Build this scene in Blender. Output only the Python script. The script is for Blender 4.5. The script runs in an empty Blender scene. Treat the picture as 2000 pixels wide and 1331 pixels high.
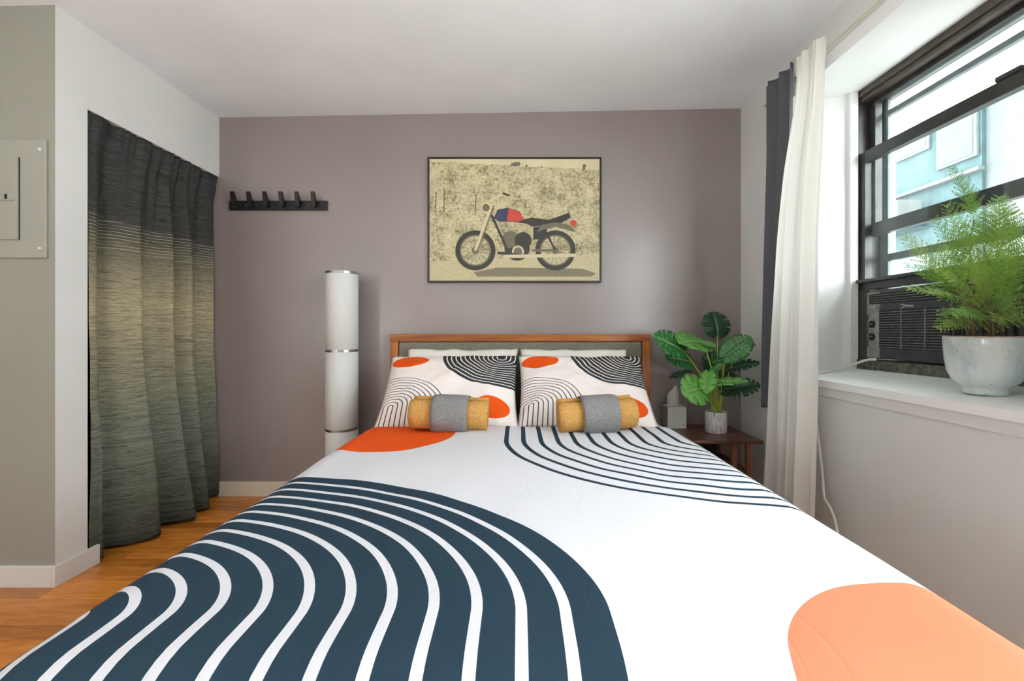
import bpy, bmesh, math, random
from mathutils import Vector, Matrix, noise
R = math.radians
S = bpy.context.scene
COL = S.collection

# ------------------------------------------------------------------ camera, world, light, exposure
FPX, CX, CY = 800.0, 1012.0, 648.0          # focal length and vanishing point in photo pixels
CAM = Vector((0.0, -2.64, 1.06))
cam_d = bpy.data.cameras.new('camera'); cam = bpy.data.objects.new('camera', cam_d); COL.objects.link(cam)
cam.location = CAM; cam.rotation_euler = (R(90), 0, 0)
cam_d.sensor_width = 36; cam_d.lens = FPX / 2000 * 36
cam_d.shift_x = (1000 - CX) / 2000; cam_d.shift_y = (CY - 665.5) / 2000
cam_d.clip_start = 0.02
S.camera = cam
S.view_settings.view_transform = 'Standard'; S.view_settings.look = 'None'
S.view_settings.gamma = 1; S.view_settings.use_curve_mapping = False
S.view_settings.exposure = -0.08
S.cycles.use_denoising = True
S.cycles.use_adaptive_sampling = True; S.cycles.adaptive_threshold = 0.045
S.cycles.max_bounces = 8; S.cycles.diffuse_bounces = 5; S.cycles.transparent_max_bounces = 16
S.cycles.sample_clamp_indirect = 6

SKY = 15.0
w = bpy.data.worlds.new('sky'); S.world = w; w.use_nodes = True
bg = w.node_tree.nodes['Background']
bg.inputs[0].default_value = (0.93, 0.97, 1.0, 1); bg.inputs[1].default_value = SKY

def portal(name, loc, rot, sx, sy):
    l = bpy.data.lights.new(name, 'AREA'); l.shape = 'RECTANGLE'; l.size = sx; l.size_y = sy
    l.cycles.is_portal = True
    o = bpy.data.objects.new(name, l); COL.objects.link(o); o.location = loc; o.rotation_euler = rot
portal('window_portal', (1.97, -0.86, 1.60), (0, R(90), 0), 1.45, 0.85)
portal('assumed_window_portal', (1.62, -2.45, 1.55), (0, R(90), 0), 1.55, 1.5)  # portal for the assumed window behind the camera

# ------------------------------------------------------------------ helpers
def P(px, py, Y):
    d = Y - CAM.y
    return Vector(((px - CX) * d / FPX, Y, CAM.z - (py - CY) * d / FPX))

def lin(c):
    f = lambda v: v / 12.92 if v <= 0.04045 else ((v + 0.055) / 1.055) ** 2.4
    return tuple(f(v / 255) for v in c) + (1,)

class E:
    """tiny expression wrapper that builds Math nodes"""
    def __init__(s, nt, v): s.nt, s.v = nt, v
    def op(s, o, *a):
        n = s.nt.nodes.new('ShaderNodeMath'); n.operation = o
        for i, x in enumerate((s,) + a):
            x = x.v if isinstance(x, E) else x
            if isinstance(x, (int, float)): n.inputs[i].default_value = x
            else: s.nt.links.new(x, n.inputs[i])
        return E(s.nt, n.outputs[0])
    def __add__(s, o): return s.op('ADD', o)
    __radd__ = __add__
    def __sub__(s, o): return s.op('SUBTRACT', o)
    def __mul__(s, o): return s.op('MULTIPLY', o)
    __rmul__ = __mul__
    def __truediv__(s, o): return s.op('DIVIDE', o)
    def __pow__(s, o): return s.op('POWER', o)
    def lt(s, o): return s.op('LESS_THAN', o)
    def gt(s, o): return s.op('GREATER_THAN', o)
    def abs(s): return s.op('ABSOLUTE')
    def fract(s): return s.op('FRACT')
    def max(s, o): return s.op('MAXIMUM', o)
    def min(s, o): return s.op('MINIMUM', o)

class Mat:
    def __init__(s, name, col=(200, 200, 200), rough=0.6, metal=0.0, spec=0.5):
        s.m = bpy.data.materials.new(name); s.m.use_nodes = True
        s.nt = s.m.node_tree; s.b = s.nt.nodes['Principled BSDF']
        s.b.inputs['Base Color'].default_value = lin(col); s.b.inputs['Roughness'].default_value = rough
        s.b.inputs['Metallic'].default_value = metal; s.b.inputs['Specular IOR Level'].default_value = spec
    def n(s, t, **k):
        n = s.nt.nodes.new(t)
        for a, v in k.items(): setattr(n, a, v)
        return n
    def l(s, a, b): s.nt.links.new(a, b)
    def coord(s, kind='Object', scale=(1, 1, 1)):
        t = s.n('ShaderNodeTexCoord'); mp = s.n('ShaderNodeMapping'); mp.inputs['Scale'].default_value = scale
        s.l(t.outputs[kind], mp.inputs[0]); return mp.outputs[0]
    def noise(s, vec, scale=5, detail=4, rough=0.5, dist=0.0):
        n = s.n('ShaderNodeTexNoise'); n.inputs['Scale'].default_value = scale; n.inputs['Detail'].default_value = detail
        n.inputs['Roughness'].default_value = rough; n.inputs['Distortion'].default_value = dist
        s.l(vec, n.inputs['Vector']); return n.outputs['Fac']
    def ramp(s, fac, stops, interp='LINEAR'):
        r = s.n('ShaderNodeValToRGB'); r.color_ramp.interpolation = interp
        e = r.color_ramp.elements
        while len(e) < len(stops): e.new(0.5)
        for i, (p, c) in enumerate(stops): e[i].position = p; e[i].color = lin(c)
        s.l(fac, r.inputs[0]); return r.outputs[0]
    def mix(s, fac, a, b, mode='MIX'):
        n = s.n('ShaderNodeMix', data_type='RGBA', blend_type=mode)
        for sock, v in ((n.inputs[0], fac), (n.inputs[6], a), (n.inputs[7], b)):
            if isinstance(v, E): v = v.v
            if isinstance(v, bpy.types.NodeSocket): s.l(v, sock)
            elif isinstance(v, tuple): sock.default_value = lin(v[:3])
            else: sock.default_value = v
        return n.outputs[2]
    def color(s, sock): s.l(sock, s.b.inputs['Base Color']); return s
    def bump(s, h, strength=0.2, dist=0.01):
        n = s.n('ShaderNodeBump'); n.inputs['Strength'].default_value = strength; n.inputs['Distance'].default_value = dist
        s.l(h.v if isinstance(h, E) else h, n.inputs['Height']); s.l(n.outputs[0], s.b.inputs['Normal']); return s
    def translucent(s, col, fac):
        tr = s.n('ShaderNodeBsdfTranslucent')
        if isinstance(col, tuple): tr.inputs[0].default_value = lin(col)
        else: s.l(col, tr.inputs[0])
        mx = s.n('ShaderNodeMixShader'); mx.inputs[0].default_value = fac
        s.l(s.b.outputs[0], mx.inputs[1]); s.l(tr.outputs[0], mx.inputs[2])
        s.l(mx.outputs[0], s.nt.nodes['Material Output'].inputs[0]); return s

def speckled(name, col, rough=0.6, var=0.06, scale=30, bump=0.1, bd=0.002, **k):
    m = Mat(name, col, rough, **k); v = m.coord()
    f = m.noise(v, scale)
    lo = tuple(int(c * (1 - var)) for c in col); hi = tuple(min(255, int(c * (1 + var))) for c in col)
    m.color(m.ramp(f, [(0.3, lo), (0.7, hi)])); m.bump(f, bump, bd); return m.m

def wood(name, dark, light, axis=0, rough=0.35, scale=9):
    m = Mat(name, light, rough); sc = [1.0, 1.0, 1.0]; sc[axis] = 0.09
    v = m.coord('Object', tuple(sc))
    f = m.noise(v, scale * 3, 6, 0.6, 0.6)
    m.color(m.ramp(f, [(0.3, dark), (0.72, light)])); m.bump(f, 0.08, 0.002); return m.m

def cloth(name, col, rough=0.9, scale=400, var=0.12, bump=0.3):
    m = Mat(name, col, rough, spec=0.2); v = m.coord()
    f = m.noise(v, scale, 2)
    lo = tuple(int(c * (1 - var)) for c in col); hi = tuple(min(255, int(c * (1 + var))) for c in col)
    m.color(m.ramp(f, [(0.3, lo), (0.7, hi)])); m.bump(f, bump, 0.002); return m.m

def obj(name, bm, mat, parent=None, smooth=False, loc=None):
    me = bpy.data.meshes.new(name)
    if isinstance(bm, tuple): me.from_pydata(*bm); me.update()
    else:
        bmesh.ops.recalc_face_normals(bm, faces=bm.faces); bm.to_mesh(me); bm.free()
    for m in (mat if isinstance(mat, list) else [mat]): me.materials.append(m)
    if smooth:
        for p in me.polygons: p.use_smooth = True
    o = bpy.data.objects.new(name, me); COL.objects.link(o)
    if parent: o.parent = parent
    if loc is not None: o.location = loc
    return o

def thing(name, label, cat, loc=(0, 0, 0), group=None, rz=0):
    o = bpy.data.objects.new(name, None); COL.objects.link(o); o.empty_display_size = 0.05
    o.location = loc; o.rotation_euler = (0, 0, rz); return tag(o, label, cat, group)
def tag(o, label, cat, group=None):
    o['label'] = label; o['category'] = cat
    if group: o['group'] = group
    return o
def struct(o, label=None):
    o['kind'] = 'structure'
    if label: o['label'] = label
    return o

def box(x0, x1, y0, y1, z0, z1, bev=0.0, seg=2, bm=None):
    b = bmesh.new() if bm is None else bm
    vs = [b.verts.new((x, y, z)) for x in (x0, x1) for y in (y0, y1) for z in (z0, z1)]
    q = ((0, 1, 3, 2), (4, 6, 7, 5), (0, 4, 5, 1), (2, 3, 7, 6), (0, 2, 6, 4), (1, 5, 7, 3))
    fs = [b.faces.new([vs[i] for i in f]) for f in q]
    if bev:
        es = list({e for f in fs for e in f.edges})
        bmesh.ops.bevel(b, geom=es, offset=bev, segments=seg, affect='EDGES', profile=0.6)
    return b

def lathe(profile, seg=40, bm=None, center=(0, 0, 0), cap0=True, cap1=True):
    b = bmesh.new() if bm is None else bm
    rings = []
    for r, z in profile:
        rings.append([b.verts.new((center[0] + r * math.cos(2 * math.pi * i / seg), center[1] + r * math.sin(2 * math.pi * i / seg), center[2] + z)) for i in range(seg)])
    for a, c in zip(rings, rings[1:]):
        for i in range(seg): b.faces.new((a[i], a[(i + 1) % seg], c[(i + 1) % seg], c[i]))
    if cap0: b.faces.new(rings[0][::-1])
    if cap1: b.faces.new(rings[-1])
    return b

def tube(pts, rad, seg=8, bm=None):
    b = bmesh.new() if bm is None else bm
    pts = [Vector(p) for p in pts]; rings = []; n = len(pts)
    for i, p in enumerate(pts):
        t = (pts[min(i + 1, n - 1)] - pts[max(i - 1, 0)]).normalized()
        a = t.cross(Vector((0, 0, 1)))
        if a.length < 0.05: a = t.cross(Vector((0, 1, 0)))
        a.normalize(); c = t.cross(a)
        r = rad[i] if isinstance(rad, (list, tuple)) else rad
        rings.append([b.verts.new(p + (a * math.cos(2 * math.pi * k / seg) + c * math.sin(2 * math.pi * k / seg)) * r) for k in range(seg)])
    for x, y in zip(rings, rings[1:]):
        for k in range(seg): b.faces.new((x[k], x[(k + 1) % seg], y[(k + 1) % seg], y[k]))
    b.faces.new(rings[0][::-1]); b.faces.new(rings[-1]); return b

def bez(p0, p1, p2, n=10):
    p0, p1, p2 = Vector(p0), Vector(p1), Vector(p2)
    return [p0 * (1 - t) ** 2 + p1 * 2 * t * (1 - t) + p2 * t * t for t in (i / n for i in range(n + 1))]

def catmull(pts, n=8):
    pts = [Vector(p) for p in pts]; q = [pts[0] * 2 - pts[1]] + pts + [pts[-1] * 2 - pts[-2]]; out = []
    for i in range(1, len(q) - 2):
        for k in range(n):
            t = k / n; a, b, c, d = q[i - 1:i + 3]
            out.append(0.5 * ((2 * b) + (c - a) * t + (2 * a - 5 * b + 4 * c - d) * t * t + (3 * b - a - 3 * c + d) * t ** 3))
    return out + [pts[-1]]

def grid(fn, nu, nv, closed=False):
    vs = [tuple(fn(i / (nu - 1), j / (nv - 1))) for j in range(nv) for i in range(nu)]
    fs = [(j * nu + i, j * nu + i + 1, (j + 1) * nu + i + 1, (j + 1) * nu + i) for j in range(nv - 1) for i in range(nu - 1)]
    return vs, [], fs

def add_uv(o, fn):
    uv = o.data.uv_layers.new(name='UVMap')
    for lp in o.data.loops: uv.data[lp.index].uv = fn(lp.vertex_index)

def solid(o, t, off=0.0):
    m = o.modifiers.new('thickness', 'SOLIDIFY'); m.thickness = t; m.offset = off
def text_mesh(s, size, extrude=0.0006):
    c = bpy.data.curves.new('lettering', 'FONT'); c.body = s; c.size = size; c.extrude = extrude; c.align_x = 'CENTER'; c.align_y = 'CENTER'
    o = bpy.data.objects.new('lettering', c); COL.objects.link(o)
    me = bpy.data.meshes.new_from_object(o.evaluated_get(bpy.context.evaluated_depsgraph_get()))
    bpy.data.objects.remove(o); bpy.data.curves.remove(c); return me
def clamp(v, a=0.0, b=1.0): return max(a, min(b, v))
def sstep(a, b, v):
    t = clamp((v - a) / (b - a)); return t * t * (3 - 2 * t)

# ------------------------------------------------------------------ materials for the setting
XL, XR = -1.927, 1.436          # closet wall plane, window wall plane
YP = -0.935                     # wall with the electrical panel
YR = -5.0; XF = -3.4            # far limits of the room behind the camera
def wallpaint(name, col, rough, bs=0.06, sp_=0.4):
    m = Mat(name, col, rough, spec=sp_); v = m.coord()
    big = m.noise(v, 1.3, 3); fine = m.noise(v, 90, 3)
    lo = tuple(int(c * 0.965) for c in col); hi = tuple(min(255, int(c * 1.025)) for c in col)
    m.color(m.ramp(big, [(0.3, lo), (0.7, hi)])); m.bump(fine, bs, 0.003); return m.m
M_accent = wallpaint('mauve_grey_paint', (140, 129, 127), 0.30, 0.04, 1.0)
M_wall = wallpaint('pale_grey_paint', (220, 221, 218), 0.5)
M_ceil = wallpaint('ceiling_paint', (238, 243, 247), 0.8)
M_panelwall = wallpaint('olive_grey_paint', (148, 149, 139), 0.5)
M_trim = wallpaint('white_trim_paint', (222, 220, 216), 0.4)
M_cream = wallpaint('cream_trim_paint', (222, 213, 194), 0.4)
M_reveal = wallpaint('white_reveal_paint', (243, 243, 243), 0.5)
M_closet = wallpaint('olive_closet_paint', (150, 148, 120), 0.6)
def plankmat(name, dark, light):
    m = Mat(name, light, 0.24); v = m.coord('Object', (0.12, 1, 1))
    oi = m.n('ShaderNodeObjectInfo')
    add = m.n('ShaderNodeVectorMath', operation='ADD'); m.l(v, add.inputs[0]); m.l(oi.outputs['Location'], add.inputs[1])
    f = m.noise(add.outputs[0], 40, 6, 0.62, 0.5)
    c = m.ramp(f, [(0.25, dark), (0.75, light)])
    r = m.ramp(oi.outputs['Random'], [(0, (190, 180, 170)), (1, (255, 255, 255))])
    m.color(m.mix(1.0, c, r, 'MULTIPLY')); m.bump(f, 0.05, 0.002); return m.m
M_plank = plankmat('honey_oak', (196, 108, 34), (244, 164, 70))
M_sub = Mat('floor_gap', (60, 36, 18), 0.8).m

# ------------------------------------------------------------------ floor
floor = struct(obj('floor', box(XF - 0.1, XR + 0.1, YR - 0.1, 0.1, -0.12, -0.012), M_sub), 'honey coloured oak strip floor')
rng = random.Random(4)
PW = 0.0725
lens = (0.62, 0.85, 1.05, 1.3)
pl_mesh = {}
for L in lens:
    b = box(-L / 2 + 0.0006, L / 2 - 0.0006, -PW / 2 + 0.0006, PW / 2 - 0.0006, -0.012, 0, 0.0012, 1)
    me = bpy.data.meshes.new('plank'); bmesh.ops.recalc_face_normals(b, faces=b.faces); b.to_mesh(me); b.free(); me.materials.append(M_plank); pl_mesh[L] = me
nrow = 0; y = 0.0
extra = bmesh.new()
while y > YR:
    yc = y - PW / 2
    x = -2.62 if yc > YP else XF
    x -= rng.random() * 0.5
    while x < XR:
        L = rng.choice(lens)
        if yc > -2.75:
            o = bpy.data.objects.new('plank', pl_mesh[L]); COL.objects.link(o); o.parent = floor; o.location = (x + L / 2, yc, 0)
        else:
            box(x + 0.0006, x + L - 0.0006, yc - PW / 2 + 0.0006, yc + PW / 2 - 0.0006, -0.012, 0, bm=extra)
        x += L
    y -= PW
xo = obj('plank_field', extra, M_plank, floor); xo['kind'] = 'stuff'

# ------------------------------------------------------------------ ceiling (old house: not level)
def zc(x, y):
    y = max(y, -1.6); x = max(x, -2.2)
    return 2.474 + 0.0176 * x + (-0.0036 - 0.0128 * x) * y
nx, ny = 14, 14
vs = [(XF - .1 + (XR + .2 - XF) * i / (nx - 1), YR - .1 + (0.2 - YR) * j / (ny - 1)) for j in range(ny) for i in range(nx)]
V = [(x, y, zc(x, y)) for x, y in vs] + [(x, y, 2.78) for x, y in vs]; F = []
n2 = nx * ny
for j in range(ny - 1):
    for i in range(nx - 1):
        a = j * nx + i; F += [(a, a + nx, a + nx + 1, a + 1), (n2 + a, n2 + a + 1, n2 + a + nx + 1, n2 + a + nx)]
rim = [i for i in range(nx)] + [j * nx + nx - 1 for j in range(1, ny)] + [(ny - 1) * nx + i for i in range(nx - 2, -1, -1)] + [j * nx for j in range(ny - 2, 0, -1)]
for a, c in zip(rim, rim[1:] + rim[:1]): F.append((a, c, n2 + c, n2 + a))
struct(obj('ceiling', (V, [], F), M_ceil), 'white painted ceiling, slightly out of level')

# ------------------------------------------------------------------ walls
H = 2.70
struct(obj('wall_back', box(XL - 0.75, XR + 0.12, 0, 0.12, -0.05, H), M_accent), 'mauve grey accent wall behind the bed')
# closet wall: pier, lintel over the opening
OY0, OY1, OZ = -0.807, -0.006, 2.056
b = box(XL - 0.10, XL, YP + 0.0005, OY0, -0.05, H); box(XL - 0.10, XL, OY0, 0.0, OZ, H, bm=b)
struct(obj('wall_left', b, M_wall), 'pale grey wall with the curtained closet opening')
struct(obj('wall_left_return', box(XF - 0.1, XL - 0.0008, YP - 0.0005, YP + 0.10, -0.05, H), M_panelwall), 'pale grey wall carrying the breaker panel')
struct(obj('wall_closet', box(-2.30, -2.20, YP + 0.10, 0, -0.05, H), M_closet), 'olive inner wall of the closet')
struct(obj('wall_far_left', box(XF - 0.1, XF, YR, YP, -0.05, H), M_wall))
b = box(XF - .1, XR + .2, YR - 0.1, YR, -.05, H)
struct(obj('wall_rear', b, M_wall))
# window wall with splayed reveal
WX = 1.80; WY0, WY1 = -0.455, -1.27           # window unit (inner plane, far and near edges)
RY0, RY1 = -0.43, -1.53                       # opening edges at the wall face
SZ0, SZ1 = 0.832, 0.862                       # sill height at the wall face / at the window
HZ0, HZ1 = 2.285, 2.33                        # head height at the wall face / at the window
b = bmesh.new()
def hexa(bm, lo, hi):                         # lo, hi: 4 points each (quad rings)
    a = [bm.verts.new(p) for p in lo]; c = [bm.verts.new(p) for p in hi]
    bm.faces.new(a[::-1]); bm.faces.new(c)
    for i in range(4): bm.faces.new((a[i], a[(i + 1) % 4], c[(i + 1) % 4], c[i]))
TH = 0.60                                     # outer wall face
XO = XR + TH
box(XR, XO, RY0, 0.12, -0.05, H, bm=b)                       # beside the window, far side
box(XR, XO, RY1, RY0, -0.05, SZ0 - 0.04, bm=b)                # below
box(XR, XO, RY1, RY0, HZ1 + 0.02, H, bm=b)                    # above
box(XR, XR + 0.2, -1.70, RY1, -0.05, H, bm=b)                      # between the window and the assumed one
box(XR, XR + 0.2, YR - .1, -3.20, -0.05, H, bm=b)
box(XR, XR + 0.2, -3.20, -1.70, -0.05, 0.8, bm=b); box(XR, XR + 0.2, -3.20, -1.70, 2.3, H, bm=b)  # opening left for the assumed window
struct(obj('wall_right', b, M_wall), 'pale grey window wall')
# reveal linings
b = bmesh.new()
hexa(b, [(XR + .001, RY0, SZ0), (WX, WY0, SZ0), (WX, RY0 + .04, SZ0), (XR + .001, RY0 + .04, SZ0)], [(XR + .001, RY0, HZ1 + .02), (WX, WY0, HZ1 + .02), (WX, RY0 + .04, HZ1 + .02), (XR + .001, RY0 + .04, HZ1 + .02)])
struct(obj('trim_1', b, M_reveal), 'white far jamb of the window recess')
b = bmesh.new()
hexa(b, [(XR + .001, RY1, SZ0), (XR + .001, RY1 - .02, SZ0), (WX, RY1 - .02, SZ0), (WX, WY1, SZ0)], [(XR + .001, RY1, HZ1 + .02), (XR + .001, RY1 - .02, HZ1 + .02), (WX, RY1 - .02, HZ1 + .02), (WX, WY1, HZ1 + .02)])
struct(obj('trim_2', b, M_reveal), 'white near jamb of the window recess')
b = bmesh.new()
hexa(b, [(XR, RY1 + .0005, HZ0), (WX, RY1 + .0005, HZ1), (WX, RY0 - .0005, HZ1), (XR, RY0 - .0005, HZ0)], [(XR, RY1 + .0005, HZ1 + .0195), (WX, RY1 + .0005, HZ1 + .0195), (WX, RY0 - .0005, HZ1 + .0195), (XR, RY0 - .0005, HZ1 + .0195)])
struct(obj('trim_3', b, M_reveal), 'white soffit of the window recess')
b = bmesh.new()
xs = XR - 0.012
hexa(b, [(xs, RY1 - .03, SZ0 - .032), (XO - 0.1, RY1 - .03, SZ0 - .032), (XO - 0.1, RY0 + .03, SZ0 - .032), (xs, RY0 + .03, SZ0 - .032)],
     [(xs, RY1 - .03, SZ0), (XO - 0.1, RY1 - .03, SZ1 + .016), (XO - 0.1, RY0 + .03, SZ1 + .016), (xs, RY0 + .03, SZ0)])
struct(obj('trim_4', b, M_reveal), 'white painted window sill')
struct(obj('trim_5', box(XR - 0.006, XR, RY1 - .03, RY0 + .03, SZ0 - .075, SZ0 - .032, 0.002), M_wall), 'narrow moulding under the sill')
# cove strip of the far jamb
struct(obj('trim_6', box(WX - 0.045, WX - 0.002, WY0 - 0.022, WY0 + 0.02, SZ1 - .005, HZ1 + .01, 0.004), M_reveal), 'white stop strip beside the window frame')
# baseboards
b = box(XL, XR - .03, -0.014, 0, 0, 0.094, 0.003); struct(obj('baseboard_back', b, M_cream), 'cream baseboard under the accent wall')
b = box(XL, XL + 0.014, YP - 0.014, OY0 - 0.0, 0, 0.088, 0.003); box(XL - .0, XL + 0.014, OY0, OY0 + .042, 0, 0.088, 0.003, bm=b)
struct(obj('baseboard_left', b, M_trim), 'white baseboard around the closet pier')
struct(obj('baseboard_left_return', box(XF, XL, YP - 0.014, YP, 0, 0.088, 0.003), M_trim), 'white baseboard below the breaker panel')
b = box(XR - 0.02, XR, YR, 0, 0, 0.10, 0.003); box(XR - 0.045, XR - .02, YR, 0, 0, 0.05, 0.006, bm=b)
struct(obj('baseboard_right', b, M_wall), 'grey painted two-step baseboard under the window')
# closet inner panel moulding
for i, (z0, z1) in enumerate(((0.12, 0.74), (0.80, 1.95))):
    struct(obj('trim_%d' % (7 + i), box(-2.20, -2.185, -0.80, -0.05, z0, z1, 0.004), M_closet), 'olive raised panel inside the closet')

# ------------------------------------------------------------------ window unit
M_black = speckled('black_window_paint', (44, 43, 40), 0.35, 0.25, 14, 0.1)
M_brown = speckled('brown_black_frame', (66, 58, 50), 0.4, 0.2, 14, 0.1)
M_steel = speckled('storm_frame_grey', (92, 100, 104), 0.4, 0.1, 20, 0.05)
gm = Mat('window_glass', (255, 255, 255), 0.02)
tr = gm.n('ShaderNodeBsdfTransparent'); tr.inputs[0].default_value = (0.965, 0.985, 0.98, 1)
gl = gm.n('ShaderNodeBsdfGlossy'); gl.inputs[1].default_value = 0.02
mx = gm.n('ShaderNodeMixShader'); mx.inputs[0].default_value = 0.04
gm.l(tr.outputs[0], mx.inputs[1]); gm.l(gl.outputs[0], mx.inputs[2]); gm.l(mx.outputs[0], gm.nt.nodes['Material Output'].inputs[0])
M_glass = gm.m
win = bpy.data.objects.new('window_1', None); COL.objects.link(win); win.location = (0, 0, 0); struct(win, 'black double-hung window over the air conditioner')
b = box(WX, WX + .16, WY0 - .022, WY0, SZ1, HZ1); obj('jamb_frame', b, M_black, win)
b = box(WX, WX + .16, WY1, WY1 + .03, SZ1, HZ1); obj('jamb_frame', b, M_black, win)
b = box(WX, WX + .16, WY1 + .03, WY0 - .022, HZ1 - .035, HZ1, 0.002); box(WX + .012, WX + .16, WY1 + .03, WY0 - .022, HZ1 - .06, HZ1 - .034, 0.003, bm=b)
obj('head_frame', b, M_brown, win)
YA, YB = WY0 - .022, WY1 + .03               # clear opening
def sash(name, x0, x1, z0, z1, st, top, bot, mat, ys=None):
    ya, yb = ys or (YA, YB)
    s = obj(name, (lambda b: (box(x0, x1, yb, yb + st, z0, z1, 0.003, bm=b), box(x0, x1, ya - st, ya, z0, z1, 0.003, bm=b),
        box(x0, x1, yb + st, ya - st, z1 - top, z1, 0.003, bm=b), box(x0, x1, yb + st, ya - st, z0, z0 + bot, 0.003, bm=b), b)[-1])(bmesh.new()), mat, win)
    xm = (x0 + x1) / 2
    obj('pane', box(xm - .002, xm + .002, yb + st - .004, ya - st + .004, z0 + bot - .004, z1 - top + .004), M_glass, s)
    return s
lo = sash('lower_sash', WX + .006, WX + .044, 1.275, 2.0, 0.028, 0.058, 0.045, M_black)
obj('sash_lock', box(WX + .002, WX + .03, -1.17, -1.09, 2.0, 2.02, 0.004), M_black, lo)
obj('lift_rail', box(WX - .022, WX + .008, YB + .005, YA - .005, 1.312, 1.330, 0.004), M_black, lo)
sash('upper_sash', WX + .050, WX + .088, 1.56, 2.28, 0.040, 0.035, 0.066, M_black)
st = sash('storm_sash', WX + .112, WX + .132, 0.95, 2.29, 0.045, 0.03, 0.05, M_steel)
obj('cross_bar', box(WX + .108, WX + .134, YB + .04, YA - .04, 2.175, 2.202, 0.003), M_steel, st)
obj('cross_bar', box(WX + .108, WX + .134, YB + .04, YA - .04, 1.425, 1.462, 0.003), M_steel, st)
obj('sill_frame', box(WX - .012, WX + .16, WY1, WY0 - .0, SZ1 - .01, 0.915, 0.006), speckled('weathered_olive_frame', (74, 76, 62), 0.7, 0.45, 60, 0.4), win)
# side panels that close the opening beside the air conditioner
obj('side_panel', box(WX + .0, WX + .03, -0.545, YA, 0.915, 1.275), M_black, win)
fl = obj('side_panel', box(WX + .0, WX + .03, YB, -0.975, 0.915, 1.275), M_black, win)
for k in range(8):
    yy = YB + 0.012 + k * 0.034
    obj('pleat', box(WX - .008, WX + .002, yy, yy + .018, 0.92, 1.27, 0.003), M_black, fl)
# assumed window, unseen behind the camera, added for side light and wall sheen
def assumed_window(name, x, y0, y1, axis):
    o = bpy.data.objects.new(name, None); COL.objects.link(o); struct(o, 'assumed plain window added in the unseen room behind the bed foot')
    def bb(u0, u1, z0, z1, t0=-.03, t1=.03):
        return box(x + t0, x + t1, u0, u1, z0, z1) if axis == 'x' else box(u0, u1, x + t0, x + t1, z0, z1)
    for a in ((y0, y0 + .05, .8, 2.3), (y1 - .05, y1, .8, 2.3), (y0 + .05, y1 - .05, .8, .85), (y0 + .05, y1 - .05, 2.25, 2.3), (y0 + .05, y1 - .05, 1.48, 1.53)):
        obj('frame_bar', bb(*a), M_black, o)
    obj('pane', bb(y0 + .05, y1 - .05, .85, 1.48, -.002, .002), M_glass, o)
    obj('pane', bb(y0 + .05, y1 - .05, 1.53, 2.25, -.002, .002), M_glass, o)
assumed_window('assumed_window_2', XR + 0.12, -3.20, -1.70, 'x')

# ------------------------------------------------------------------ outside
M_bw = speckled('white_render', (92, 94, 94), 0.9, 0.05, 3, 0.1)
M_teal = speckled('teal_panel', (54, 74, 76), 0.7, 0.12, 4, 0.1)
M_bglass = speckled('pale_window', (72, 88, 86), 0.3, 0.05, 4, 0.0)
BX = 9.0
BK = 2.25
bd = thing('apartment_building', 'pale rendered building with teal panels across the courtyard outside the window', 'building', (BX, 5.0, -3.0))
def by(y): return (y + 2.64) * BK - 2.64
def bz(z): return 1.06 + (z - 1.06) * BK
def bp(name, x0, x1, y0, y1, z0, z1, m, par=None, bev=0.0):
    return obj(name, box(x0 - BX, x1 - BX, y0 - 5, y1 - 5, z0 + 3, z1 + 3, bev), m, par or bd)
BT = bz(3.04)
bp('wall', BX, BX + 4, 1.5, 14.0, -3.0, BT, M_bw)
bp('cornice', BX - .12, BX + .05, 1.4, 14.1, BT, BT + .12, M_bw)
bp('wall_panel', BX - .08, BX, by(0.86), by(1.72), -3.0, bz(3.03), M_teal)
for (y0, y1, z0, z1) in ((1.29, 1.64, 2.82, 3.00), (0.88, 1.22, 2.575, 3.00), (1.29, 1.64, 1.2, 1.9), (.88, 1.22, 1.2, 1.9)):
    f = bp('window', BX - .14, BX - .08, by(y0), by(y1), bz(z0), bz(z1), M_bw, None, 0.02)
    bp('pane', BX - .15, BX - .14, by(y0) + .06, by(y1) - .06, bz(z0) + .06, bz(z1) - .06, M_bglass, f)
bp('ledge', BX - .2, BX - .08, by(0.84), by(1.74), bz(2.44), bz(2.47), M_bw)
cd = thing('condenser_unit', 'white slatted condenser unit on the building outside the window', 'air conditioner', (BX - .55, by(1.52), bz(2.08)))
obj('body', box(-.30, .25, -.55, .55, 0, .55, 0.03), M_bw, cd)
for k in range(8): obj('slat', box(-.325, -.295, -.48, .48, .07 + k * .055, .10 + k * .055), M_bw, cd)
obj('bracket', box(-.30, .465, -.45, .45, -.06, 0), M_teal, cd)
obj_g = obj('ground', box(XO + .1, 60, -50, 50, -3.1, -3.001), speckled('pale_concrete', (196, 195, 190), 0.9, 0.06, 2, 0.1)); struct(obj_g, 'paved courtyard outside')

# ------------------------------------------------------------------ bed
M_bedwood = wood('amber_bed_wood', (104, 50, 14), (186, 106, 34), 0)
M_bedwoodv = wood('amber_bed_wood_upright', (116, 58, 16), (196, 116, 42), 2)
M_uph = cloth('grey_linen_upholstery', (118, 116, 104), 0.95, 260, 0.22)
HX0, HX1, HT = -0.806, 0.832, 1.044
bed = thing('bed_frame', 'wooden bed frame with grey upholstered headboard', 'bed', (0.013, -1.05, 0))
def bpart(name, x0, x1, y0, y1, z0, z1, m, par=None, bev=0.004):
    return obj(name, box(x0 - .013, x1 - .013, y0 + 1.05, y1 + 1.05, z0, z1, bev), m, par or bed)
bpart('headboard_rail', HX0, HX1, -0.07, -0.025, HT - .047, HT, M_bedwood)
for x0 in (HX0, HX1 - .052): bpart('headboard_post', x0, x0 + .052, -0.07, -0.025, 0, HT - .047, M_bedwoodv)
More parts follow.
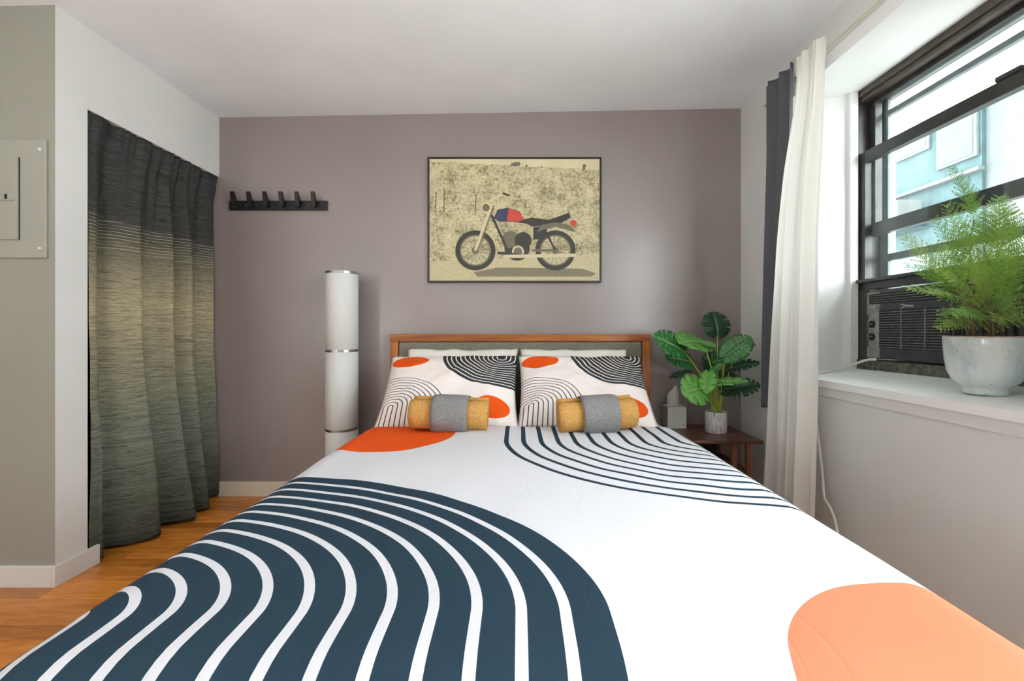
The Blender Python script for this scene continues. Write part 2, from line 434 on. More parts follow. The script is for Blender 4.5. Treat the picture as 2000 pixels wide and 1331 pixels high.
b = box(HX0 + .054 - .013, HX1 - .054 - .013, -0.068 + 1.05, -0.03 + 1.05, 0.40, HT - .049, 0.016, 4)
obj('headboard_panel', b, M_uph, bed, True)
for x0 in (-0.775, 0.775): bpart('side_rail', x0, x0 + .026, -2.10, -0.07, 0.20, 0.31, M_bedwood)
bpart('foot_rail', -0.775, 0.801, -2.126, -2.10, 0.20, 0.31, M_bedwood)
for x in (-0.72, 0.70):
    bpart('leg', x, x + .05, -2.09, -2.04, 0, 0.20, M_bedwoodv)
for k in range(9):
    yy = -0.25 - k * 0.22; bpart('slat', -0.749, 0.775, yy - .07, yy, 0.285, 0.30, M_bedwood, None, 0.002)
M_sheet = cloth('grey_sheet_cotton', (176, 172, 164), 0.9, 300, 0.05)
b = box(-0.77, 0.80, -2.08, -0.075, 0.302, 0.553, 0.055, 5)
mat_o = tag(obj('mattress', b, M_sheet, None, True), 'mattress in a plain grey fitted sheet on the wooden bed', 'mattress')

# duvet: printed cloth, coordinates of the print run along the cloth
DZ = 0.572
dm = Mat('printed_duvet_cotton', (245, 245, 247), 0.85, spec=0.15)
uvn = dm.n('ShaderNodeUVMap'); uvn.uv_map = 'UVMap'; sp = dm.n('ShaderNodeSeparateXYZ'); dm.l(uvn.outputs[0], sp.inputs[0])
u = E(dm.nt, sp.outputs[0]); v = E(dm.nt, sp.outputs[1])
def arch(u, v, cu, cv, pu, pv, sign, n):
    du = ((u - cu) / pu).abs(); dv = (((v - cv) * sign) / pv).max(0.0)
    return (du ** n + dv ** n) ** (1.0 / n)
WHITE, NAVY, ORANGE, ORANGE_LIT = (214, 214, 219), (34, 53, 66), (222, 82, 20), (234, 124, 92)
k1 = arch(u, v, -0.798, -1.964, 0.073, 0.0511, 1, 1.75)
line1 = ((k1 - 0.0).fract() - 0.0)
in1 = k1.lt(13.0); wl = ((k1 + 0.13).fract()).lt(0.26) * k1.gt(0.5) * k1.lt(12.6)
k2 = arch(u, v, 0.80, -0.895, 0.0733, 0.0555, -1, 2.0)
dl = ((k2 + 0.28 - 0.75).fract()).lt(0.27) * k2.lt(11.9)
circ = lambda cu, cv, ru, rv: ((((u - cu) / ru) ** 2) + (((v - cv) / rv) ** 2)).lt(1.0)
c = dm.mix(in1 * (E(dm.nt, dm.n('ShaderNodeValue').outputs[0]) * 0 + 1 - wl), WHITE, NAVY)
c = dm.mix(dl, c, NAVY)
c = dm.mix(circ(-0.56, -0.79, 0.275, 0.26), c, ORANGE)
c = dm.mix(circ(0.72, -2.14, 0.35, 0.265), c, ORANGE_LIT)  # orange circle paled in its colour for the window light falling there
dm.color(c)
oc = dm.coord('UV', (1, 1, 1))
wv = dm.noise(oc, 2.2, 3, 0.5, 0.8)
vor = dm.n('ShaderNodeTexVoronoi', feature='DISTANCE_TO_EDGE'); vor.inputs['Scale'].default_value = 8.0
mp = dm.n('ShaderNodeMapping'); mp.inputs['Rotation'].default_value = (0, 0, 0.6); mp.inputs['Scale'].default_value = (1.0, 0.45, 1); dm.l(uvn.outputs[0], mp.inputs[0])
nz = dm.n('ShaderNodeTexNoise'); nz.inputs['Scale'].default_value = 3; dm.l(mp.outputs[0], nz.inputs[0])
am = dm.n('ShaderNodeVectorMath', operation='ADD'); dm.l(mp.outputs[0], am.inputs[0])
ms = dm.n('ShaderNodeVectorMath', operation='SCALE'); ms.inputs['Scale'].default_value = 0.35; dm.l(nz.outputs['Color'], ms.inputs[0]); dm.l(ms.outputs[0], am.inputs[1])
dm.l(am.outputs[0], vor.inputs['Vector'])
cre = E(dm.nt, vor.outputs[0]).min(0.035) * (1 / 0.035)
mask = ((E(dm.nt, wv) - 0.40) * 6.0).max(0.0).min(1.0)
hgt = (cre * mask) * 0.22 + E(dm.nt, wv) * 1.0 + E(dm.nt, dm.noise(oc, 500, 1)) * 0.04
dm.bump(hgt, 0.18, 0.012)
def drop(t, edge, r):          # arc-length beyond the flat -> (horizontal, down)
    a = t - edge
    if a <= 0: return t, 0.0
    q = r * math.pi / 2
    if a < q: th = a / r; return edge + r * math.sin(th), r * (1 - math.cos(th))
    return edge + r + 0.10 * (a - q), r + (a - q) * 0.985
U0, U1 = -1.16, 1.18; V0, V1 = -0.595, -2.48
nu, nv = 150, 120
cl = []
def duv(s, t):
    uu = U0 + (U1 - U0) * s; vv = V0 + (V1 - V0) * t
    cl.append((uu, vv))
    uc = uu - 0.013
    xx, dx = drop(abs(uc), 0.70, 0.105); xx = math.copysign(xx, uc) + 0.013
    yy, dy = drop(-vv, 2.03, 0.10); yy = -yy
    # head edge curves towards the corners, and is tucked down a little
    head = sstep(0.16, 0.0, t)
    yy += 0.05 * head * (abs(uc) / 0.8) ** 2 * (1 if abs(uc) < 0.85 else 0.9)
    z = DZ - dx - dy
    flat = 1 - clamp((dx + dy) / 0.05)
    z += flat * (0.010 * math.cos(clamp(uc / 0.8, -1, 1) * math.pi / 2) + 0.006 * noise.noise(Vector((uu * 2.5, vv * 2.5, 0))) + 0.003 * noise.noise(Vector((uu * 7, vv * 7, 3))))
    z -= 0.012 * sstep(0.03, 0.0, t)
    dd = dx + dy
    if dd > 0.1:
        wob = sstep(0.1, 0.4, dd) * 0.02
        if dx > dy: xx += math.copysign(wob * math.sin(vv * 14), uc)
        else: yy += wob * math.sin(uu * 14)
    z = max(z, 0.14)
    return (xx, yy, z)
data = grid(duv, nu, nv)
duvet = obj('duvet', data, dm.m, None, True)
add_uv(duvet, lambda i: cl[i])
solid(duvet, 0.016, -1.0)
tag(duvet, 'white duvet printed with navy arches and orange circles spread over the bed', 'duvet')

# pillows
pm = Mat('printed_pillow_cotton', (240, 230, 226), 0.85, spec=0.15)
uvn = pm.n('ShaderNodeUVMap'); uvn.uv_map = 'UVMap'; sp = pm.n('ShaderNodeSeparateXYZ'); pm.l(uvn.outputs[0], sp.inputs[0])
u = E(pm.nt, sp.outputs[0]); v = E(pm.nt, sp.outputs[1])
PWH, PDK = (238, 229, 225), (52, 56, 58)
ka = arch(u, v, 0.88, 0.93, 0.0358, 0.0365, -1, 2.0)
ina = ka.lt(12.9); wa = ((ka + 0.12).fract()).lt(0.24) * ka.gt(0.4)
kb = arch(u, v, 0.085, 0.23, 0.0365, 0.0335, 1, 2.0)
lb = ((kb + 0.5 + 0.11).fract()).lt(0.21) * kb.lt(10.6)
one = lambda m: E(m.nt, m.n('ShaderNodeValue').outputs[0]) * 0 + 1
c = pm.mix(ina * (one(pm) - wa), PWH, PDK)
c = pm.mix(lb, c, PDK)
c = pm.mix(circ(0.165, 0.85, 0.15, 0.105), c, ORANGE)
c = pm.mix(circ(0.82, 0.20, 0.135, 0.125), c, ORANGE)
pm.color(c)
pv = pm.coord('UV'); f = pm.noise(pv, 6, 4, 0.6, 1.0); pm.bump(f, 0.25, 0.012)
wm = Mat('white_pillow_cotton', (232, 228, 220), 0.85, spec=0.15); f = wm.noise(wm.coord('UV'), 6, 4, 0.6, 1.0); wm.bump(f, 0.3, 0.012)
def pillow(name, mat, W, Hh, T, center, lean, rz, seed, sag=0.0):
    nu, nv = 44, 32; uvs = []
    V = []; F = []
    def pt(a, c, side):
        x = W / 2 * a * (1 - 0.045 * (1 - c * c)); y = Hh / 2 * c * (1 - 0.05 * (1 - a * a))
        th = T / 2 * (max(0, 1 - abs(a) ** 2.6) ** 0.62) * (max(0, 1 - abs(c) ** 2.4) ** 0.62)
        wr = 0.018 * noise.noise(Vector((a * 2.2 + seed, c * 2.2, side * 3))) + 0.008 * noise.noise(Vector((a * 6 + seed, c * 6, side * 5)))
        edge = min(1, (1 - abs(a)) * 5) * min(1, (1 - abs(c)) * 5)
        z = side * (th + wr * edge)
        zz = z + 0.012 * noise.noise(Vector((a * 1.7 + seed, c * 1.7, 9)))
        y += 0.010 * noise.noise(Vector((a * 3 + seed, c, 4))) * abs(c); y -= sag * (1 - a * a) * (0.5 + 0.5 * c)
        return (x, y, zz)
    for side in (1, -1):
        base = len(V)
        for j in range(nv):
            for i in range(nu):
                a = -1 + 2 * i / (nu - 1); c_ = -1 + 2 * j / (nv - 1)
                V.append(pt(a, c_, side)); uvs.append(((a + 1) / 2, (c_ + 1) / 2))
        for j in range(nv - 1):
            for i in range(nu - 1):
                q = (base + j * nu + i, base + j * nu + i + 1, base + (j + 1) * nu + i + 1, base + (j + 1) * nu + i)
                F.append(q if side == 1 else q[::-1])
    o = obj(name, (V, [], F), mat, None, True); add_uv(o, lambda i: uvs[i])
    bm = bmesh.new(); bm.from_mesh(o.data); bmesh.ops.remove_doubles(bm, verts=bm.verts, dist=0.0004); bm.to_mesh(o.data); bm.free()
    o.location = center; o.rotation_euler = (lean, 0, rz); return o
tag(pillow('pillow', wm.m, 0.68, 0.46, 0.13, (-0.34, -0.210, 0.755), R(62), 0, 1.0), 'plain white pillow behind the printed pillow by the white lamp', 'pillow')
tag(pillow('pillow', wm.m, 0.66, 0.46, 0.13, (0.34, -0.210, 0.752), R(62), R(-1), 5.0), 'plain white pillow behind the printed pillow by the nightstand', 'pillow')
tag(pillow('pillow', pm.m, 0.725, 0.485, 0.15, (-0.364, -0.430, 0.746), R(46), R(1), 11.0), 'printed pillow with arches on the side of the white lamp', 'pillow')
tag(pillow('pillow', pm.m, 0.705, 0.485, 0.15, (0.352, -0.428, 0.746), R(46), R(-1), 17.0), 'printed pillow with arches on the side of the nightstand', 'pillow')

# rolled towels
def terry(name, col, var=0.16):
    m = Mat(name, col, 1.0, spec=0.1); vv = m.coord(); f = m.noise(vv, 160, 3, 0.7); g = m.noise(vv, 14, 3)
    lo = tuple(int(c * (1 - var)) for c in col); hi = tuple(min(255, int(c * (1 + var * .6))) for c in col)
    m.color(m.ramp(f, [(0.3, lo), (0.7, hi)])); m.bump(E(m.nt, f) + E(m.nt, g), 0.9, 0.006); return m.m
M_gold = terry('ochre_terry', (208, 158, 92)); M_gterry = terry('grey_terry', (140, 138, 138))
def towel_bm(L, r0, r1, turns, th, ky, seed, wob=0.004):
    b = bmesh.new(); n = int(turns * 26); nl = 14; rows = []
    for k in range(nl):
        x = -L / 2 + L * k / (nl - 1); row = []
        for i in range(n + 1):
            t = i / n; a = t * turns * 2 * math.pi + 1.2
            r = r0 + (r1 - r0) * t
            w_ = wob * noise.noise(Vector((math.cos(a) * 2, math.sin(a) * 2 + seed, x * 9)))
            en = 0.004 * math.sin(t * 17 + seed) * (1 if k in (0, nl - 1) else 0)
            ro = r + w_; ri = ro - th
            row.append((b.verts.new((x + en * (1 if k else -1), ro * math.cos(a), ro * math.sin(a) * ky)), b.verts.new((x + en * (1 if k else -1), ri * math.cos(a), ri * math.sin(a) * ky))))
        rows.append(row)
    for k in range(nl - 1):
        for i in range(n):
            A, B = rows[k], rows[k + 1]
            b.faces.new((A[i][0], A[i + 1][0], B[i + 1][0], B[i][0])); b.faces.new((A[i][1], B[i][1], B[i + 1][1], A[i + 1][1]))
        for i in (0, n):
            b.faces.new((rows[k][i][0], rows[k + 1][i][0], rows[k + 1][i][1], rows[k][i][1]))
    for k in (0, nl - 1):
        for i in range(n): b.faces.new((rows[k][i][0], rows[k][i][1], rows[k][i + 1][1], rows[k][i + 1][0]))
    return b
def band_bm(L, r, th, ky, seed):
    b = bmesh.new(); n = 44; nl = 10; rows = []
    for k in range(nl):
        x = -L / 2 + L * k / (nl - 1); row = []
        e = 0.5 * th if k in (0, nl - 1) else 0
        for i in range(n):
            a = i / n * 2 * math.pi
            w_ = 0.003 * noise.noise(Vector((math.cos(a) * 2, math.sin(a) * 2 + seed, x * 9)))
            row.append((b.verts.new((x, (r + th + w_ - e) * math.cos(a), (r + th + w_ - e) * math.sin(a) * ky)), b.verts.new((x, r * math.cos(a), r * math.sin(a) * ky))))
        rows.append(row)
    for k in range(nl - 1):
        for i in range(n):
            A, B = rows[k], rows[k + 1]; j = (i + 1) % n
            b.faces.new((A[i][0], A[j][0], B[j][0], B[i][0])); b.faces.new((A[i][1], B[i][1], B[j][1], A[j][1]))
    for k in (0, nl - 1):
        for i in range(n): j = (i + 1) % n; b.faces.new((rows[k][i][0], rows[k][i][1], rows[k][j][1], rows[k][j][0]))
    return b
for cx, cyy, rz, bx, seed, lab in ((-0.322, -0.705, R(-2), 0.008, 2.0, 'on the side of the white lamp'), (0.366, -0.712, R(5), 0.008, 8.0, 'on the side of the nightstand')):
    zt = DZ + 0.016 + 0.083
    o = obj('bath_towel', towel_bm(0.36, 0.022, 0.084, 3.0, 0.018, 0.98, seed), M_gold, None, True); o.location = (cx, cyy, zt); o.rotation_euler = (0, R(-2.2) if seed > 5 else R(1), rz)
    tag(o, 'rolled ochre bath towel ' + lab, 'towel')
    g = obj('face_cloth', band_bm(0.168, 0.0865, 0.006, 0.98, seed), M_gterry, None, True); g.location = (cx + bx, cyy, zt); g.rotation_euler = o.rotation_euler
    tag(g, 'grey face cloth wrapped round the towel ' + lab, 'towel')

# ------------------------------------------------------------------ nightstand and what stands on it
M_wal = wood('walnut', (58, 34, 24), (112, 70, 48), 0, 0.3)
M_walv = wood('walnut_upright', (84, 50, 32), (140, 90, 62), 2, 0.35)
M_dark = speckled('dark_grey_board', (74, 76, 80), 0.6, 0.08, 20, 0.05)
NZ = 0.466; NX0, NX1, NY0, NY1 = 0.885, 1.335, -0.415, -0.022
ns = thing('nightstand', 'walnut nightstand between the bed and the window curtains', 'nightstand', ((NX0 + NX1) / 2, (NY0 + NY1) / 2, 0))
nxc, nyc = (NX0 + NX1) / 2, (NY0 + NY1) / 2
def npart(name, x0, x1, y0, y1, z0, z1, m, bev=0.003): return obj(name, box(x0 - nxc, x1 - nxc, y0 - nyc, y1 - nyc, z0, z1, bev), m, ns)
npart('top', NX0, NX1, NY0, NY1, NZ - .02, NZ, M_wal, 0.005)
for x in (NX0 + .02, NX1 - .085):
    npart('leg', x, x + .026, NY0 + .012, NY0 + .038, 0, NZ - .02, M_walv); npart('leg', x, x + .026, NY1 - .04, NY1 - .014, 0, NZ - .02, M_walv)
npart('slat', NX1 - .165, NX1 - .137, NY0 + .014, NY0 + .036, 0.30, NZ - .02, M_walv)
npart('shelf', NX0 + .02, NX1 - .06, NY0 + .014, NY1 - .014, 0.28, 0.298, M_wal)
npart('back_panel', NX0 + .02, NX1 - .06, NY1 - .012, NY1 - .004, 0.10, NZ - .02, M_dark)

# tissue box
M_card = speckled('pale_grey_card', (202, 204, 198), 0.7, 0.02, 30, 0.02)
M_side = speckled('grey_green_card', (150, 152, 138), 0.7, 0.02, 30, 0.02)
tb = thing('tissue_box', 'pale cube tissue box on the nightstand beside the headboard', 'tissue box', (0.973, -0.082, NZ))
bb_ = obj('carton', box(-.057, .057, -.052, .052, 0, .132, 0.002), M_card, tb)
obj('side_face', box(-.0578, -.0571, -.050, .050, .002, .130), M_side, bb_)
obj('slot', lathe([(0.03, 0.1321), (0.03, 0.1328)], 20), M_dark, bb_)
def tis(s, t):
    a = s * 2 * math.pi
    ks = ((0, -.0065, .038), (.5, -.008, .034), (.62, -.004, .030), (.8, .008, .015), (1, .013, .007))
    for (t0, c0, w0), (t1, c1, w1) in zip(ks, ks[1:]):
        if t <= t1: q = (t - t0) / (t1 - t0); c_, w_ = c0 + (c1 - c0) * q, w0 + (w1 - w0) * q; break
    rip = 1 + 0.30 * math.sin(5 * a + 3 * t) * (0.3 + t) + 0.25 * noise.noise(Vector((math.cos(a) * 2.5, math.sin(a) * 2.5, t * 4)))
    return (c_ + w_ * math.cos(a) * (0.85 + 0.15 * rip), w_ * 0.55 * math.sin(a) * rip, 0.129 + 0.125 * t + 0.008 * math.sin(3 * a) * t)
to = obj('tissue', grid(tis, 33, 14), Mat('tissue_paper', (236, 236, 230), 0.9, spec=0.1).translucent((236, 236, 230), 0.3).m, tb, True)
me = text_mesh('13', 0.020); me.materials.append(M_side); t = bpy.data.objects.new('lettering', me); COL.objects.link(t); t.parent = tb; t.location = (0.036, -.0526, 0.024); t.rotation_euler = (R(90), 0, 0)

# monstera
mb = Mat('white_marble', (224, 222, 220), 0.3); vv = mb.coord('Object', (1, 1, 0.35)); f = mb.noise(vv, 22, 8, 0.65, 2.2)
mb.color(mb.ramp(f, [(0.36, (140, 140, 146)), (0.47, (214, 212, 212)), (0.62, (230, 228, 226))]))
def leafmat(name, dark, light, vein, tl=0.25):
    m = Mat(name, light, 0.33); un = m.n('ShaderNodeUVMap'); un.uv_map = 'UVMap'; s_ = m.n('ShaderNodeSeparateXYZ'); m.l(un.outputs[0], s_.inputs[0])
    a = E(m.nt, s_.outputs[0]); c_ = E(m.nt, s_.outputs[1])
    vein_f = (a.lt(0.05)).max((c_ * 9.0 - a * 0.6).fract().lt(0.10) * a.lt(0.75) * 0.6)
    f = m.noise(m.coord(), 9, 3)
    base = m.ramp(f, [(0.3, dark), (0.7, light)])
    col = m.mix(vein_f, base, vein); m.color(col); m.bump(vein_f, 0.3, 0.002)
    m.translucent(col, tl); return m.m
M_leafD = leafmat('dark_monstera_leaf', (16, 54, 26), (26, 76, 38), (70, 116, 70), 0.12)
M_leafM = leafmat('green_monstera_leaf', (36, 100, 44), (58, 138, 62), (176, 208, 160))
M_leafL = leafmat('light_monstera_leaf', (84, 156, 62), (122, 186, 92), (176, 214, 140))
M_stem = Mat('yellow_green_stem', (178, 198, 76), 0.5).m
M_moss = speckled('green_moss', (60, 84, 40), 0.9, 0.5, 120, 1.0, 0.01)
def monstera_leaf(slits, wide, seed, droop=0.25, fold=0.18):
    rr = random.Random(seed); V = []; F = []; UV = []
    NS, NJ = 46, 5
    cuts = {}
    for side in (1, -1):
        for k in range(slits):
            s0 = int(NS * (0.30 + 0.58 * (k + 0.5 + rr.uniform(-.15, .15)) / slits)); cuts[(side, s0)] = rr.uniform(0.25, 0.6)
    for side in (1, -1):
        base = len(V)
        for i in range(NS):
            s = i / (NS - 1)
            # margin outline: starts at the notch, swings back into a lobe, ends at the tip
            ang = math.pi * (1 - s) * 0.93 + 0.0
            r = 0.50 * (1 + 0.10 * math.cos(ang)) 
            ex = wide * r * math.sin(ang) * (1 - 0.28 * s * s); ey = 0.42 - 0.54 * math.cos(ang) * (1 if ang > math.pi / 2 else 1.08)
            ey = 0.40 - 0.56 * math.cos(math.pi - (math.pi - ang)) * -1
            my = clamp(s ** 1.1) * 0.97
            cut = cuts.get((side, i), 1.0)
            for j in range(NJ):
                t = j / (NJ - 1) * (cut if cut < 1 else 1.0)
                x = side * ex * t; yq = my * (1 - t) + ey * t
                z = fold * abs(x) - droop * yq * yq * 0.6 - 0.35 * fold * (abs(x) / 0.5) ** 2 + 0.012 * math.sin(s * 30) * t
                V.append((x, yq, z)); UV.append((j / (NJ - 1), s))
        for i in range(NS - 1):
            for j in range(NJ - 1):
                a = base + i * NJ + j; q = (a, a + 1, a + NJ + 1, a + NJ); F.append(q if side == 1 else q[::-1])
    me = bpy.data.meshes.new('leaf'); me.from_pydata(V, [], F); me.update()
    uvl = me.uv_layers.new(name='UVMap')
    for lp in me.loops: uvl.data[lp.index].uv = UV[lp.vertex_index]
    for p in me.polygons: p.use_smooth = True
    return me
def place_leaf(parent, me, mat, B, T, nrm, origin, wscale=1.0, name='leaf'):
    m2 = me.copy(); m2.materials.clear(); m2.materials.append(mat)
    o = bpy.data.objects.new(name, m2); COL.objects.link(o); o.parent = parent
    yv = (T - B); L = yv.length; yv.normalize(); n = Vector(nrm); n = (n - yv * n.dot(yv)).normalized(); xv = yv.cross(n)
    mt = Matrix((xv * L * wscale, yv * L, n * L)).transposed().to_4x4(); mt.translation = B - origin
    o.matrix_local = mt; solid(o, 0.006, 0.0); return o
PO = Vector((1.166, -0.225, NZ))
mon = thing('potted_monstera', 'potted monstera in a marble cylinder pot on the nightstand', 'plant', PO)
obj('pot', lathe([(0.056, 0), (0.0595, 0.004), (0.0595, 0.124), (0.057, 0.126), (0.054, 0.122), (0.054, 0.108)], 48), mb.m, mon, True)
b = lathe([(0.0535, 0.104), (0.052, 0.112), (0.03, 0.118)], 24)
obj('moss', b, M_moss, mon, True)
full = monstera_leaf(3, 1.0, 1); splt = monstera_leaf(5, 1.0, 2); rnd = monstera_leaf(3, 1.12, 3, 0.3, 0.1)
MON = [  # mesh, material, base px, tip px, depth of base / tip, normal, width
    (splt, M_leafM, (1334, 686), (1280, 652), -.30, -.34, (0.25, -0.8, 0.55), 0.95),
    (full, M_leafM, (1350, 708), (1301, 694), -.20, -.22, (0.1, -0.7, 0.7), 1.0),
    (rnd, M_leafL, (1374, 670), (1331, 660), -.24, -.36, (0.25, -0.5, 0.9), 0.95),
    (full, M_leafL, (1370, 668), (1398, 674), -.24, -.34, (0.0, -0.4, 0.9), 0.8),
    (full, M_leafD, (1401, 654), (1395, 606), -.10, -.08, (0.1, -0.9, -0.1), 1.3),
    (full, M_leafM, (1415, 698), (1468, 656), -.32, -.38, (-0.25, -0.85, 0.5), 0.88),
    (rnd, M_leafM, (1418, 702), (1388, 706), -.26, -.24, (0.0, -0.6, 0.8), 0.8),
    (splt, M_leafD, (1421, 722), (1484, 703), -.24, -.33, (0.0, -0.55, 0.8), 0.62),
    (splt, M_leafD, (1415, 764), (1487, 748), -.27, -.35, (-0.1, -0.75, 0.6), 0.68),
    (full, M_leafL, (1392, 749), (1463, 738), -.32, -.42, (-0.1, -0.4, 0.9), 0.55),
    (rnd, M_leafL, (1374, 757), (1336, 766), -.34, -.40, (0.2, -0.85, 0.5), 1.25),
    (rnd, M_leafL, (1384, 728), (1379, 765), -.33, -.42, (-0.5, -0.8, 0.4), 0.65),
    (full, M_leafM, (1387, 730), (1410, 709), -.30, -.34, (-0.4, -0.7, 0.6), 0.55),
    (splt, M_leafD, (1345, 729), (1304, 734), -.16, -.10, (0.0, -0.5, 0.8), 0.65),
    (full, M_leafD, (1385, 722), (1392, 680), -.14, -.12, (0.0, -0.9, 0.3), 0.9),
    (full, M_leafD, (1405, 735), (1440, 728), -.15, -.12, (0.0, -0.6, 0.7), 0.7),
    (rnd, M_leafM, (1452, 668), (1477, 672), -.27, -.33, (0.2, -0.6, 0.7), 0.7),
]
rg = random.Random(5)
for me, mt, bp_, tp, yb, yt, nr, ws in MON:
    B = P(bp_[0], bp_[1], yb); T = P(tp[0], tp[1], yt)
    place_leaf(mon, me, mt, B, T, nr, PO, ws)
    a = rg.uniform(0, 6.28); root = Vector((0.022 * math.cos(a), 0.022 * math.sin(a), 0.112))
    e = B - PO; mid = Vector((root.x + (e.x - root.x) * 0.28, root.y + (e.y - root.y) * 0.28, root.z + (e.z - root.z) * 0.62))
    obj('stem', tube(bez(root, mid, e, 12), [0.0034 - 0.0012 * i / 12 for i in range(13)], 6), M_stem, mon, True)

# ------------------------------------------------------------------ floor lamp
M_shade = Mat('white_lamp_paper', (226, 228, 226), 0.7).translucent((226, 228, 226), 0.15).m
M_nickel = Mat('brushed_nickel', (170, 170, 168), 0.28, 1.0).m
LX, LY, LR = -1.062, -0.17, 0.0925
lamp = thing('floor_lamp', 'tall white cylinder floor lamp with nickel rings between coat rack and bed', 'floor lamp', (LX, LY, 0))
zs = [0.012, 0.478, 0.946, 1.410]
obj('base', lathe([(0.088, 0), (0.0925, 0.003), (0.0925, 0.012)], 40), M_nickel, lamp, True)
for a, c_ in zip(zs, zs[1:]):
    obj('lamp_shade', lathe([(LR - .002, a + .006), (LR, a + .008), (LR, c_ - .008), (LR - .002, c_ - .006)], 48), M_shade, lamp, True)
for z in zs[1:]:
    obj('ring', lathe([(LR - .004, z - .0075), (LR + .001, z - .0065), (LR + .001, z + .0065), (LR - .004, z + .0075)], 48, cap0=True, cap1=True), M_nickel, lamp, False)

# ------------------------------------------------------------------ coat rack
M_rack = speckled('black_wood', (22, 21, 21), 0.45, 0.2, 40, 0.05)
c0 = P(447, 410, -0.02); c1 = P(638, 392, -0.02)
rk = thing('coat_rack', 'black wall coat rack with six upright hooks', 'coat rack', ((c0.x + c1.x) / 2, 0, c0.z))
rw = (c1.x - c0.x) / 2; rh = c1.z - c0.z
obj('rail', box(-rw, rw, -0.020, 0, 0, rh, 0.002), M_rack, rk)
for k in range(6):
    x = -rw + 0.045 + k * (2 * rw - 0.117) / 5
    b = bmesh.new()
    pr = [(-.020, 0.014), (-.020, 0.046), (-.052, 0.106), (-.062, 0.104), (-.046, 0.014)]   # y, z profile
    hw = 0.0125
    L_ = [b.verts.new((x - hw, y, z)) for y, z in pr]; R_ = [b.verts.new((x + hw, y, z)) for y, z in pr]
    b.faces.new(L_); b.faces.new(R_[::-1])
    for i in range(5): j = (i + 1) % 5; b.faces.new((L_[i], R_[i], R_[j], L_[j]))
    bmesh.ops.bevel(b, geom=list(b.edges), offset=0.002, segments=2, affect='EDGES')
    obj('hook', b, M_rack, rk)
for x in (-rw + .11, rw - .12):
    o = obj('screw', lathe([(0.0035, 0), (0.0035, 0.0015), (0.002, 0.0022)], 12), M_nickel, rk); o.location = (x, -.020, rh / 2); o.rotation_euler = (R(90), 0, 0)

# ------------------------------------------------------------------ framed print (generic sepia landscape with a parked motorbike)
pa = P(835, 552, -0.024); pb = P(1175, 307, -0.024)
PWD, PHT = pb.x - pa.x, pb.z - pa.z
fr = thing('framed_print', 'black framed sepia print of a motorbike by a grassy hillside above the bed', 'picture', ((pa.x + pb.x) / 2, 0, (pa.z + pb.z) / 2))
M_frame = Mat('black_frame', (24, 22, 20), 0.4).m
fw = 0.011
for a in ((-PWD / 2, PWD / 2, PHT / 2 - fw, PHT / 2), (-PWD / 2, PWD / 2, -PHT / 2, -PHT / 2 + fw), (-PWD / 2, -PWD / 2 + fw, -PHT / 2 + fw, PHT / 2 - fw), (PWD / 2 - fw, PWD / 2, -PHT / 2 + fw, PHT / 2 - fw)):
    obj('frame_bar', box(a[0], a[1], -0.026, -0.001, a[2], a[3], 0.0015), M_frame, fr)
lm = Mat('sepia_print', (190, 180, 140), 0.45)
un = lm.n('ShaderNodeUVMap'); un.uv_map = 'UVMap'; s_ = lm.n('ShaderNodeSeparateXYZ'); lm.l(un.outputs[0], s_.inputs[0])
u = E(lm.nt, s_.outputs[0]); v = E(lm.nt, s_.outputs[1])
uvm = lm.n('ShaderNodeMapping'); uvm.inputs['Scale'].default_value = (1.4, 1, 1); lm.l(un.outputs[0], uvm.inputs[0]); uvv = uvm.outputs[0]
g1 = lm.noise(uvv, 45, 6, 0.75, 0.6); g2 = lm.noise(uvv, 9, 4, 0.6, 0.4); g3 = lm.noise(uvv, 4, 2)
grass = lm.ramp((E(lm.nt, g1) * 0.65 + E(lm.nt, g2) * 0.35).v, [(0.36, (78, 73, 54)), (0.44, (150, 141, 108)), (0.52, (194, 184, 144)), (0.66, (222, 213, 176))])
sky = lm.ramp(g3, [(0.3, (206, 198, 158)), (0.7, (220, 212, 174))])
road = lm.ramp(g1, [(0.3, (176, 166, 128)), (0.7, (206, 196, 156))])
skyline = one(lm) * 0.985 - u * 0.075 + (E(lm.nt, g2) - 0.5) * 0.05
c = lm.mix(v.gt(skyline), grass, sky)
vergeline = one(lm) * 0.16 + u * 0.06 + (E(lm.nt, g1) - 0.5) * 0.05
c = lm.mix(v.lt(vergeline), c, road)
lm.color(c)
pw, ph = PWD - 2 * fw, PHT - 2 * fw
V = [(-pw / 2, -0.018, -ph / 2), (pw / 2, -0.018, -ph / 2), (pw / 2, -0.018, ph / 2), (-pw / 2, -0.018, ph / 2)]
pr = obj('print', box(-pw / 2, pw / 2, -0.018, -0.003, -ph / 2, ph / 2), lm.m, fr)
add_uv(pr, lambda i: ((pr.data.vertices[i].co.x + pw / 2) / pw, (pr.data.vertices[i].co.z + ph / 2) / ph))
